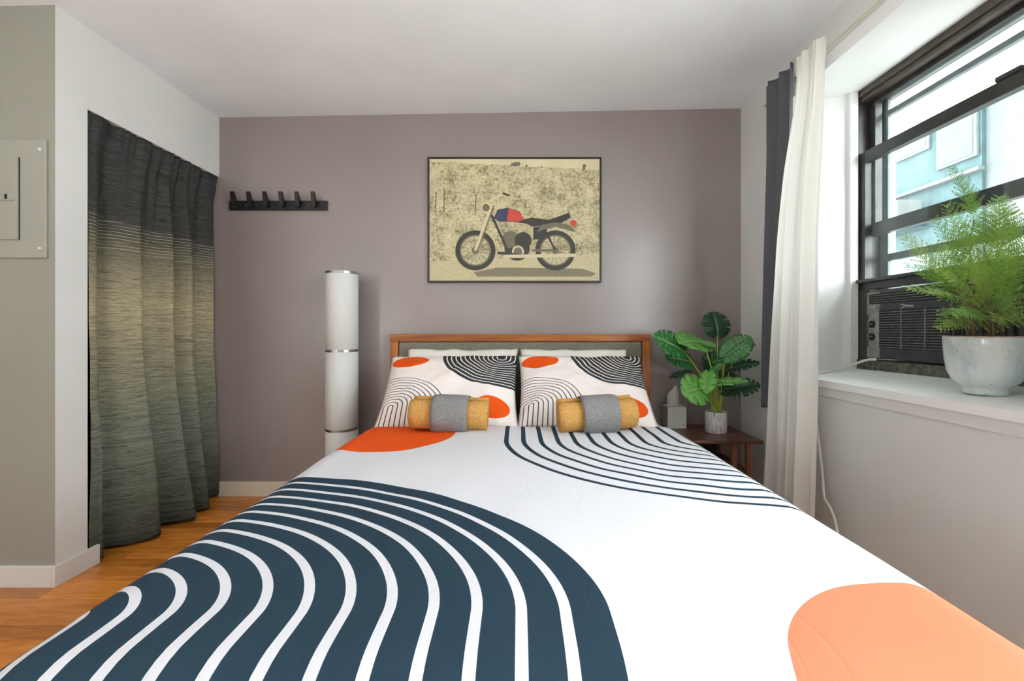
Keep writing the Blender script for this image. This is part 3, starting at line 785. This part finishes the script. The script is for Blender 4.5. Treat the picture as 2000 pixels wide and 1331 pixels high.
# printed motif: thin inked shapes on the sheet (u, v in 0..1, aspect kept)
INK = [Mat('ink_' + n_, c_, 0.45).m for n_, c_ in (('dark', (46, 42, 34)), ('grey', (108, 100, 80)), ('cream', (206, 196, 160)), ('red', (196, 62, 48)), ('blue', (44, 54, 84)), ('shadow', (122, 113, 88)))]
mo = bmesh.new(); lay = [0]
def emit(name):
    global mo
    o = obj(name, mo, INK, pr); mo = bmesh.new(); return o
def uvp(a, c_): return ((a - .5) * pw, -0.0182 - lay[0] * 0.00004, (c_ - .5) * ph)
ASP = pw / ph
def poly(pts, mi):
    lay[0] += 1; f = mo.faces.new([mo.verts.new(uvp(*p)) for p in pts]); f.material_index = mi
def ring(cu, cv, r1, r0, mi, sx=1.0, n=36):
    lay[0] += 1
    A = [mo.verts.new(uvp(cu + r1 * sx * math.cos(6.2832 * i / n), cv + r1 * ASP * math.sin(6.2832 * i / n))) for i in range(n)]
    if r0 <= 0: f = mo.faces.new(A); f.material_index = mi; return
    Bv = [mo.verts.new(uvp(cu + r0 * sx * math.cos(6.2832 * i / n), cv + r0 * ASP * math.sin(6.2832 * i / n))) for i in range(n)]
    for i in range(n):
        j = (i + 1) % n; f = mo.faces.new((A[i], A[j], Bv[j], Bv[i])); f.material_index = mi
def bar(p, q, w_, mi):
    lay[0] += 1
    a = Vector((p[0], p[1] / ASP)); c_ = Vector((q[0], q[1] / ASP)); d = (c_ - a).normalized(); n_ = Vector((-d.y, d.x)) * w_ / 2
    f = mo.faces.new([mo.verts.new(uvp(k.x, k.y * ASP)) for k in (a + n_, c_ + n_, c_ - n_, a - n_)]); f.material_index = mi
poly([(0.28, 0.035), (0.95, 0.035), (0.98, 0.06), (0.90, 0.10), (0.40, 0.11), (0.26, 0.07)], 5); emit('printed_shadow')
for uu, h_ in ((0.035, 0.17), (0.085, 0.20), (0.27, 0.15)): bar((uu, 0.56), (uu + .004, 0.56 + h_), 0.007, 1); emit('printed_post')
for cu, cv, r_ in ((0.505, 0.958, 0.014), (0.522, 0.962, 0.012), (0.487, 0.955, 0.010), (0.57, 0.945, 0.007), (0.91, 0.945, 0.010), (0.907, 0.925, 0.009), (0.66, 0.935, 0.005)): ring(cu, cv, r_, 0, 1); emit('printed_bush')
W1, W2 = (0.27, 0.25), (0.74, 0.25)
for wc in (W1, W2):
    ring(wc[0], wc[1], 0.118, 0.092, 0); ring(wc[0], wc[1], 0.092, 0.084, 1); ring(wc[0], wc[1], 0.022, 0, 1)
    for k in range(8):
        a = k * math.pi / 8 + .1; bar((wc[0] - 0.088 * math.cos(a), wc[1] - .088 * ASP * math.sin(a)), (wc[0] + .088 * math.cos(a), wc[1] + .088 * ASP * math.sin(a)), 0.0025, 1)
ring(0.515, 0.27, 0.075, 0, 0); ring(0.475, 0.34, 0.05, 0, 1); ring(0.55, 0.33, 0.05, 0, 0); ring(0.52, 0.24, 0.035, 0, 2); ring(0.52, 0.24, 0.025, 0, 1)
bar((0.40, 0.23), (0.62, 0.20), 0.016, 0); bar((0.44, 0.20), (0.86, 0.21), 0.020, 2); bar((0.60, 0.25), (0.74, 0.25), 0.014, 1)
bar((0.27, 0.25), (0.365, 0.62), 0.016, 2); bar((0.285, 0.25), (0.38, 0.62), 0.008, 1)
bar((0.365, 0.54), (0.45, 0.28), 0.014, 0); bar((0.37, 0.52), (0.66, 0.46), 0.014, 0); bar((0.66, 0.46), (0.74, 0.25), 0.012, 0)
bar((0.355, 0.66), (0.44, 0.72), 0.010, 2); bar((0.43, 0.72), (0.47, 0.70), 0.012, 0)
ring(0.335, 0.60, 0.032, 0, 2); ring(0.332, 0.60, 0.022, 0, 1)
poly([(0.38, 0.52), (0.40, 0.585), (0.46, 0.60), (0.53, 0.57), (0.555, 0.51), (0.53, 0.485), (0.41, 0.485)], 4)
poly([(0.455, 0.49), (0.465, 0.595), (0.53, 0.565), (0.553, 0.51), (0.53, 0.488)], 3)
poly([(0.54, 0.50), (0.60, 0.52), (0.70, 0.50), (0.82, 0.56), (0.83, 0.52), (0.75, 0.455), (0.60, 0.445)], 0)
poly([(0.61, 0.44), (0.70, 0.45), (0.67, 0.34), (0.61, 0.34)], 0)
poly([(0.63, 0.40), (0.66, 0.46), (0.74, 0.48), (0.82, 0.46), (0.86, 0.40), (0.83, 0.41), (0.74, 0.445), (0.67, 0.42)], 1)
ring(0.845, 0.475, 0.018, 0, 3)
emit('printed_motorbike')

# ------------------------------------------------------------------ breaker panel
M_panel = wallpaint('panel_grey_paint', (154, 155, 145), 0.35, 0.03)
q0 = P(94, 505, YP); q1 = P(94, 275, YP)
ep = thing('breaker_panel', 'grey painted electrical breaker panel on the wall by the closet', 'electrical panel', (q0.x - .18, YP, q0.z))
PHh = q1.z - q0.z
obj('cover', box(-.18, .18, -0.010, -0.0005, 0, PHh, 0.004), M_panel, ep)
d0 = P(43, 470, YP); d1 = P(43, 310, YP)
dx = d0.x - (q0.x - .18)
pd = obj('door', box(-.11, dx, -0.018, -0.0105, d0.z - q0.z, d1.z - q0.z, 0.0015), M_panel, ep)
obj('latch', box(dx - .060, dx - .008, -0.022, -0.0175, d0.z - q0.z + .160, d0.z - q0.z + .192, 0.002), M_panel, pd)
obj('keyhole', box(dx - .046, dx - .034, -0.0228, -0.0215, d0.z - q0.z + .166, d0.z - q0.z + .186), M_frame, pd)
obj('shadow_gap', box(dx, dx + .004, -0.0115, -0.0095, d0.z - q0.z, d1.z - q0.z), M_frame, ep)
for sx in (-1, 1):
    for z in (0.04, PHh - .04):
        o = obj('screw', lathe([(0.006, 0), (0.006, 0.002), (0.004, 0.004)], 14), M_trim, ep); o.location = (sx * .157, -0.010, z); o.rotation_euler = (R(90), 0, 0)

# ------------------------------------------------------------------ curtains
def curtain_mesh(fn, nu, nv): return grid(fn, nu, nv)
cm = Mat('ombre_slub_cloth', (90, 92, 80), 0.9, spec=0.15)
tc = cm.n('ShaderNodeTexCoord'); spz = cm.n('ShaderNodeSeparateXYZ'); cm.l(tc.outputs['Object'], spz.inputs[0])
zz = E(cm.nt, spz.outputs[2])
mpn = cm.n('ShaderNodeMapping'); mpn.inputs['Scale'].default_value = (3.0, 3.0, 90.0); cm.l(tc.outputs['Object'], mpn.inputs[0])
st_ = cm.noise(mpn.outputs[0], 2.2, 6, 0.7)
mpw = cm.n('ShaderNodeMapping'); mpw.inputs['Scale'].default_value = (40, 40, 700); cm.l(tc.outputs['Object'], mpw.inputs[0]); fi = cm.noise(mpw.outputs[0], 1.0, 2)
h = zz / 2.06 + (E(cm.nt, st_) - 0.5) * 0.10
base = cm.ramp(h.v, [(0.0, (70, 72, 66)), (0.08, (100, 104, 92)), (0.28, (128, 134, 118)), (0.44, (162, 156, 130)), (0.58, (190, 178, 144)), (0.66, (160, 152, 126)), (0.755, (92, 90, 82)), (0.80, (78, 77, 74)), (1.0, (74, 74, 74))])
stre = cm.ramp((E(cm.nt, st_) * 0.6 + E(cm.nt, fi) * 0.4).v, [(0.36, (120, 120, 120)), (0.52, (225, 225, 225)), (0.66, (255, 255, 255))])
pin = (zz * 62.0).fract().lt(0.16) * zz.gt(1.46) * zz.lt(1.60) * E(cm.nt, st_).gt(0.42)
cm.color(cm.mix(pin * 0.6, cm.mix(1.0, base, stre, 'MULTIPLY'), (196, 190, 160))); cm.bump(fi, 0.25, 0.002)
def ccurt(s, t):
    z = 2.0555 - t * 2.041
    Y = OY0 + 0.012 + s * (-OY0 - 0.024)
    ph_ = s * 2 * math.pi * 4.1 + 1.3 * math.sin(s * 8 + 1.5) + 0.6 * t * math.sin(s * 5)
    amp = 0.006 + 0.030 * sstep(0.02, 0.3, t) + 0.012 * sstep(0.6, 1, t)
    x = XL - 0.012 - 0.026 * sstep(0, .1, t) + amp * math.sin(ph_) + 0.008 * math.sin(2.3 * ph_ + 1) * (1 - 0.5 * t)
    for s0, w0, dp in ((0.17, 0.022, 0.045), (0.37, 0.030, 0.050), (0.63, 0.022, 0.040), (0.80, 0.014, 0.02)):
        x -= dp * sstep(0.05, 0.3, t) * math.exp(-((s - s0 - 0.05 * t * math.sin(s0 * 20)) / (w0 * (1 + 0.8 * t))) ** 2)
    gath = sstep(0.075, 0.0, t)
    x += gath * (0.005 * math.sin(s * 110 + 2 * math.sin(s * 23)) - 0.006 * math.exp(-((t - 0.028) / 0.006) ** 2))
    x += 0.085 * sstep(0.45, 1.0, t) * (0.55 + 0.45 * math.sin(s * math.pi)) * sstep(-0.04, 0.14, s)
    if t > 0.75: x += 0.05 * sstep(0.82, 1.0, t) * math.exp(-((s - 0.62) / 0.10) ** 2)
    # far end flips back, near end pulls away from the pier
    Y += 0.008 * sstep(0.12, 0, s) * sstep(0.35, .7, t) * (1 - sstep(0.78, 0.95, t))
    x += 0.006 * noise.noise(Vector((s * 6, t * 7, 0)))
    if s < 0.12: x = min(x, XL - 0.006 + 0.07 * sstep(0.055, 0.12, s))
    return (x, Y, z - 0.010 * noise.noise(Vector((s * 9, 1, 0))) * t)
cc = obj('closet_curtain', curtain_mesh(ccurt, 220, 110), cm.m, None, True); solid(cc, 0.002)
tag(cc, 'charcoal to olive ombre curtain hanging in the closet opening', 'curtain')
rod = obj('tension_rod', tube([(XL - .050, OY0 + .001, 2.030), (XL - .050, -0.0015, 2.030)], 0.006, 12), M_nickel, None, True)
tag(rod, 'thin tension rod inside the hem of the closet curtain', 'curtain rod')

RX, RZ = 1.378, 2.318
cr = thing('window_curtain_rod', 'thin white curtain rod along the wall above the window', 'curtain rod', (RX, -1.0, RZ))
M_rodw = Mat('ivory_rod', (206, 200, 186), 0.35).m
obj('rod', tube([(0, 0.64, 0), (0, -0.75, 0)], 0.008, 12), M_rodw, cr, True)
for yy in (0.62, -0.73): obj('bracket', box(-.006, XR - RX, yy - .008, yy + .008, -.012, .012, 0.003), M_rodw, cr)
M_dkc = Mat('charcoal_blackout', (84, 86, 90), 0.75, spec=0.3); f = M_dkc.noise(M_dkc.coord(), 300, 2); M_dkc.bump(f, 0.1, 0.001)
def dkc(s, t):
    z = 2.365 - t * (2.365 - 0.655)
    Y = -0.415 - 0.245 * s + 0.02 * t
    ph_ = s * 2 * math.pi * 2.6 + 1.0
    amp = 0.018 + 0.01 * t
    x = RX - 0.040 + amp * math.sin(ph_) - 0.010 * t + 0.004 * math.sin(t * 5 + s * 4)
    Y += 0.012 * math.cos(ph_)
    z += 0.05 * (1 - s) * (1 - t) * 0.6
    return (min(x, XR - 0.012), Y, z)
dk = obj('window_curtain', curtain_mesh(dkc, 90, 60), M_dkc.m, None, True); solid(dk, 0.002)
tag(dk, 'charcoal blackout curtain gathered at the corner by the window', 'curtain')
M_sh = Mat('white_crinkle_voile', (238, 236, 232), 0.9, spec=0.1)
mpn = M_sh.n('ShaderNodeMapping'); mpn.inputs['Scale'].default_value = (60, 60, 1.6); tcs = M_sh.n('ShaderNodeTexCoord'); M_sh.l(tcs.outputs['Object'], mpn.inputs[0])
f = M_sh.noise(mpn.outputs[0], 1.5, 4, 0.6); M_sh.bump(f, 0.6, 0.004); M_sh.translucent((238, 236, 230), 0.4)
def shc(s, t):
    z = 2.345 - t * 2.31
    e = sstep(0, 1, t)
    ya = -0.71 + 0.05 * sstep(0.0, 0.25, t) + 0.09 * sstep(.25, .7, t) + 0.05 * sstep(0.6, 1, t)
    yb = -0.855 - 0.035 * sstep(0.05, 0.4, t) + 0.005 * sstep(0, 0.3, t) + 0.03 * sstep(.6, 1, t)
    Y = ya + (yb - ya) * s
    ph_ = s * 2 * math.pi * 4.4 + 0.5 * math.sin(t * 3 + s * 6)
    amp = 0.014 + 0.014 * sstep(0.0, 0.3, t)
    x = RX - 0.058 - 0.055 * sstep(0.05, 0.4, t) + amp * math.sin(ph_) + 0.004 * math.sin(ph_ * 2.7 + t * 4)
    if t < 0.04: x += 0.006 * math.sin(s * 80)
    return (min(x, XR - 0.03), Y + 0.006 * math.cos(ph_ * 1.3), z)
sh = obj('window_curtain', curtain_mesh(shc, 130, 70), M_sh.m, None, True)
tag(sh, 'white crinkled voile curtain hanging beside the window', 'curtain')
for k in range(1):
    g = obj('curtain_ring', (lambda: (lambda b: b)(tube([(RX + 0.020 * math.cos(a), -0.68 - .012 * k, RZ - .012 + 0.020 * math.sin(a)) for a in [i * math.pi / 8 for i in range(17)]], 0.002, 6)))(), M_rodw, None, True)
    tag(g, 'ivory curtain ring on the window rod behind the voile', 'ring')

# ------------------------------------------------------------------ air conditioner
M_ac = speckled('charcoal_plastic', (54, 54, 53), 0.4, 0.12, 40, 0.05)
M_acp = speckled('dusty_grey_plastic', (126, 128, 118), 0.5, 0.15, 30, 0.05)
M_slat = speckled('worn_grey_slat', (92, 92, 90), 0.4, 0.2, 50, 0.05)
M_pit = Mat('dark_grille', (16, 16, 17), 0.7).m
AX = 1.785; AY0, AY1 = -0.548, -0.972; AZ0, AZ1 = 0.925, 1.268
ac = thing('air_conditioner', 'dark grey window air conditioner on the sill', 'air conditioner', (AX, (AY0 + AY1) / 2, AZ0)); ayc = (AY0 + AY1) / 2
def ap(name, x0, x1, y0, y1, z0, z1, m, par=None, bev=0.0): return obj(name, box(x0, x1, y0 - ayc, y1 - ayc, z0 - AZ0, z1 - AZ0, bev), m, par or ac)
ap('body', 0.006, 0.30, AY1, AY0, AZ0, AZ1, M_ac, None, 0.006)
ap('control_panel', -0.006, 0.006, -0.622, AY0 - .002, AZ0 + .004, AZ1 - .012, M_acp, None, 0.003)
ap('front_panel', -0.004, 0.006, AY1 + .004, -0.622, AZ0 + .004, AZ1 - .012, M_ac, None, 0.003)
vt = ap('vent', -0.0065, -0.003, AY1 + .02, -0.565, 1.197, 1.247, M_pit)
for k in range(4): ap('louvre', -0.009, -0.006, AY1 + .025, -0.570, 1.203 + k * .0115, 1.2065 + k * .0115, M_slat, vt)
gr = ap('grille', -0.0065, -0.003, AY1 + .015, -0.622, 0.977, 1.163, M_pit)
for k in range(15): ap('slat', -0.010, -0.006, AY1 + .018, -0.624, 0.981 + k * .0122, 0.9855 + k * .0122, M_slat, gr)
for yy in (-0.741, -0.853): ap('divider', -0.0115, -0.006, yy - .003, yy + .003, 0.978, 1.162, M_slat, gr)
for zk in (1.096, 1.034):
    kb_ = obj('knob', lathe([(0.018, 0), (0.018, 0.006), (0.015, 0.009), (0.004, 0.010)], 24), M_pit, ac); kb_.location = (-0.006, -0.582 - ayc, zk - AZ0); kb_.rotation_euler = (0, R(-90), 0)
    obj('grip', box(-.004, .004, -.015, .015, .009, .015, 0.002), M_slat, kb_)
for (z0, z1) in ((1.115, 1.145), (1.045, 1.085), (0.985, 1.018)): ap('slot', -0.0075, -0.005, -0.559, -0.555, z0, z1, M_pit)
M_silver = Mat('silver_lettering', (190, 192, 192), 0.3, 0.6).m
me = text_mesh('Midea', 0.017); me.materials.append(M_silver); t = bpy.data.objects.new('lettering', me); COL.objects.link(t); t.parent = ac
t.location = (-0.0052, -0.775 - ayc, 1.1775 - AZ0); t.rotation_euler = (R(90), 0, R(-90))
o = obj('emblem', tube([(-.0055, -0.742 - ayc + 0.009 * math.cos(a), 1.1785 - AZ0 + 0.009 * math.sin(a)) for a in [0.4 + i * 0.30 for i in range(18)]], 0.0014, 5), M_silver, ac)
# power cord over the sill and down behind the voile
pts = [(1.782, -0.60, 0.921), (1.765, -0.565, 0.915), (1.70, -0.52, 0.878), (1.60, -0.53, 0.853), (1.50, -0.57, 0.845), (1.43, -0.62, 0.844), (1.412, -0.66, 0.80), (1.415, -0.70, 0.60), (1.415, -0.735, 0.40), (1.405, -0.76, 0.30), (1.395, -0.81, 0.27), (1.385, -0.855, 0.22), (1.38, -0.875, 0.12), (1.36, -0.87, 0.012), (1.25, -0.80, 0.008)]
tag(obj('power_cord', tube(catmull(pts, 8), 0.006, 8), Mat('white_cord', (226, 224, 216), 0.5).m, None, True), 'white power cord running over the sill and down the wall', 'cord')

# ------------------------------------------------------------------ fern in a glazed bowl
gb = Mat('celadon_glaze', (206, 216, 216), 0.14); vv = gb.coord('Object', (1, 1, 0.45)); f = gb.noise(vv, 7, 5, 0.6, 0.8); g = gb.noise(gb.coord(), 90, 2)
cb = gb.ramp(f, [(0.35, (176, 192, 194)), (0.5, (204, 214, 214)), (0.68, (226, 228, 226))]); sp_ = gb.ramp(g, [(0.24, (120, 116, 100)), (0.30, (255, 255, 255))])
gb.color(gb.mix(1.0, cb, sp_, 'MULTIPLY'))
FO = Vector((1.590, -1.246, SZ0 + (SZ1 + .016 - SZ0) * (1.590 - xs) / (XO - .1 - xs) + .001))
fern = thing('potted_fern', 'feathery green fern in a pale glazed bowl on the window sill', 'plant', FO)
prof = [(0.052, 0.0), (0.055, 0.003), (0.054, 0.018), (0.052, 0.022), (0.064, 0.030), (0.082, 0.048), (0.093, 0.075), (0.0985, 0.112), (0.1015, 0.155), (0.103, 0.190), (0.1025, 0.194), (0.099, 0.194), (0.097, 0.185), (0.096, 0.172)]
pb_ = obj('bowl', lathe(prof, 64), gb.m, fern, True)
obj('rim', tube([(0.101 * math.cos(a), 0.101 * math.sin(a), 0.1940) for a in [i * math.pi / 32 for i in range(65)]], 0.0026, 6), Mat('bare_clay_rim', (176, 158, 140), 0.6).m, pb_, True)
obj('soil', lathe([(0.0955, 0.172), (0.08, 0.180), (0.03, 0.184)], 32), speckled('brown_soil', (84, 62, 44), 0.95, 0.4, 120, 1.0, 0.01), fern, True)
def frondmat(name, a, c_):
    m = Mat(name, c_, 0.5); f = m.noise(m.coord(), 5, 3); oi = m.n('ShaderNodeObjectInfo')
    col = m.mix(oi.outputs['Random'], m.ramp(f, [(0.3, a), (0.7, c_)]), (168, 186, 78)); m.color(m.mix(0.55, m.ramp(f, [(0.3, a), (0.7, c_)]), col)); m.translucent((140, 178, 64), 0.26); return m.m
M_fr = frondmat('fern_green', (46, 92, 30), (98, 146, 50))
M_fst = speckled('brown_fern_stalk', (104, 88, 66), 0.8, 0.2, 40, 0.2)
def frond_mesh(seed, npairs=11, wide=0.42):
    rr = random.Random(seed); V = []; F = []
    def strip(a, c_, w_, zb=0.0):
        d = (c_ - a); n_ = Vector((-d.y, d.x, 0)).normalized() * w_ / 2; k = len(V)
        V.extend([tuple(a + n_), tuple(a - n_), tuple(c_ - n_ * 0.4), tuple(c_ + n_ * 0.4)]); F.append((k, k + 1, k + 2, k + 3))
    def bend(p): return Vector((p.x, p.y, p.z - 0.28 * p.y * p.y - 0.30 * p.x * p.x))
    def leaflet(a, dirv, L, w_):
        n_ = Vector((-dirv.y, dirv.x, 0)) * w_ / 2; k = len(V); z = rr.uniform(-.006, .010)
        for p in (a, a + dirv * L * .45 + n_, a + dirv * L + Vector((0, 0, z)), a + dirv * L * .45 - n_): V.append(tuple(bend(p)))
        F.append((k, k + 1, k + 2, k + 3))
    for i in range(8): strip(bend(Vector((0, i / 8, 0))), bend(Vector((0, (i + 1) / 8, 0))), 0.012 * (1 - i / 9))
    for i in range(npairs):
        t = 0.10 + 0.88 * i / npairs
        Lp = wide * (1 - t) ** 0.8 * (0.55 + 0.45 * min(1, t * 5)) + 0.02
        for sd in (-1, 1):
            a0 = Vector((0, t + (0.02 if sd > 0 else 0), 0)); ang = R(58 - 16 * t + rr.uniform(-5, 5)); dv = Vector((sd * math.sin(ang), math.cos(ang), rr.uniform(-.12, .12)))
            strip(bend(a0), bend(a0 + dv * Lp), 0.005)
            m_ = max(4, int(Lp / 0.026))
            for k in range(m_):
                q = (k + 0.6) / m_; p = a0 + dv * Lp * q; l2 = 0.060 * (1 - 0.62 * q) * (0.6 + Lp / wide * .5)
                for s2 in (-1, 1):
                    a2 = math.atan2(dv.x, dv.y) + s2 * R(52); leaflet(p, Vector((math.sin(a2), math.cos(a2), 0)), l2, l2 * 0.5)
            leaflet(a0 + dv * Lp * 0.93, Vector((dv.x, dv.y, 0)).normalized(), 0.05, 0.018)
    me = bpy.data.meshes.new('frond'); me.from_pydata(V, [], F); me.update(); me.materials.append(M_fr); return me
FM = [frond_mesh(k, 11, w_) for k, w_ in ((1, 0.36), (2, 0.44), (3, 0.40))]
rg = random.Random(21)
TIPS = [(1890, 312, -1.27, 0.20), (1976, 362, -1.22, 0.24), (1873, 392, -1.30, 0.20), (1846, 420, -1.28, 0.19), (1786, 468, -1.30, 0.24), (1806, 508, -1.36, 0.19),
        (1812, 540, -1.42, 0.22), (1828, 470, -1.18, 0.20), (1995, 398, -1.30, 0.28), (2050, 440, -1.25, 0.28), (2070, 520, -1.22, 0.28), (1948, 428, -1.20, 0.22),
        (1990, 470, -1.40, 0.24), (1850, 590, -1.40, 0.16), (1852, 618, -1.42, 0.17), (1975, 600, -1.46, 0.20), (2040, 600, -1.40, 0.24), (1905, 440, -1.34, 0.22), (1930, 520, -1.45, 0.22),
        (1868, 510, -1.40, 0.20), (2020, 360, -1.16, 0.28), (1920, 380, -1.14, 0.22), (1838, 545, -1.44, 0.18), (1890, 590, -1.48, 0.18), (1900, 480, -1.12, 0.2), (1960, 500, -1.1, 0.22), (1860, 460, -1.10, 0.2),
        (2010, 560, -1.30, 0.22), (1945, 570, -1.40, 0.18), (1880, 555, -1.30, 0.18), (1985, 530, -1.44, 0.2), (1915, 600, -1.44, 0.16)]
stalks = [Vector((rg.uniform(-.05, .05), rg.uniform(-.05, .05), 0.180)) for _ in range(9)]
for i, (px, py, Y, L) in enumerate(TIPS):
    T = P(px, py, Y) - FO
    if T.x + FO.x > 1.765: T.x = 1.765 - FO.x
    r0 = stalks[i % 9]
    out = Vector((T.x, T.y, 0)); up = Vector((0, 0, 1))
    d = (T - Vector((0, 0, 0.30))); d.normalize()
    d = (d + Vector((0, 0, 0.15))).normalized()
    B = T - d * L * 1.0
    if B.z < 0.24: B.z = 0.24 + rg.uniform(0, .04)
    nr = Vector((-0.55 + rg.uniform(-.4, .4), -0.75 + rg.uniform(-.3, .3), 0.55 + rg.uniform(-.3, .3)))
    me = FM[i % 3]
    o = bpy.data.objects.new('frond', me); COL.objects.link(o); o.parent = fern
    yv = T - B; Lr = yv.length; yv.normalize(); n = (nr - yv * nr.dot(yv)).normalized(); xv = yv.cross(n)
    wf = 0.62 if px < 1815 else 0.85
    mt = Matrix((xv * Lr * wf, yv * Lr, n * Lr)).transposed().to_4x4(); mt.translation = B; o.matrix_local = mt
    mid = Vector((r0.x * 1.2, r0.y * 1.2, r0.z + (B.z - r0.z) * 0.7))
    obj('stalk', tube(bez(r0, mid, B, 8), [0.0032 - 0.0016 * k / 8 for k in range(9)], 5), M_fst, fern, True)

# ------------------------------------------------------------------ fill lamps added out of view, behind the camera
em = Mat('fill_globe_glow', (255, 252, 248), 0.5); em.b.inputs['Emission Color'].default_value = (0.96, 1.0, 1.0, 1); em.b.inputs['Emission Strength'].default_value = 42
for (ux, uy, lab) in ((-2.7, -4.3, 'added white globe fill lamp in the unseen rear corner behind the bed foot'),):
    ul = thing('fill_globe_lamp', lab, 'floor lamp', (ux, uy, 0))  # invented lamp, added as soft fill for the ceiling and window wall
    obj('base', lathe([(0.14, 0), (0.14, 0.015), (0.03, 0.03)], 32), M_nickel, ul)
    obj('pole', tube([(0, 0, 0.02), (0, 0, 0.97)], 0.012, 12), M_nickel, ul)
    obj('globe', lathe([(0.16 * math.sin(a) + 0.001, 1.12 - 0.16 * math.cos(a)) for a in [i * math.pi / 14 for i in range(15)]], 32), em.m, ul, True)
em2 = Mat('fill_uplighter_glow', (255, 255, 255), 0.5); em2.b.inputs['Emission Color'].default_value = (0.96, 1.0, 1.0, 1); em2.b.inputs['Emission Strength'].default_value = 220
ul = thing('fill_uplighter', 'added low bowl fill uplighter on the unseen floor behind the bed foot', 'floor lamp', (-0.45, -3.25, 0))  # invented uplighter, added to brighten the ceiling and upper walls
obj('base', lathe([(0.14, 0), (0.14, 0.015), (0.03, 0.03)], 32), M_nickel, ul)
obj('pole', tube([(0, 0, 0.02), (0, 0, 0.85)], 0.012, 12), M_nickel, ul)
obj('lamp_shade', lathe([(0.03, 0.84), (0.12, 0.88), (0.175, 0.94), (0.19, 0.998)], 32, cap1=False), M_nickel, ul, True)
obj('bulb_disc', lathe([(0.178, 0.99), (0.178, 1.0)], 32), em2.m, ul)
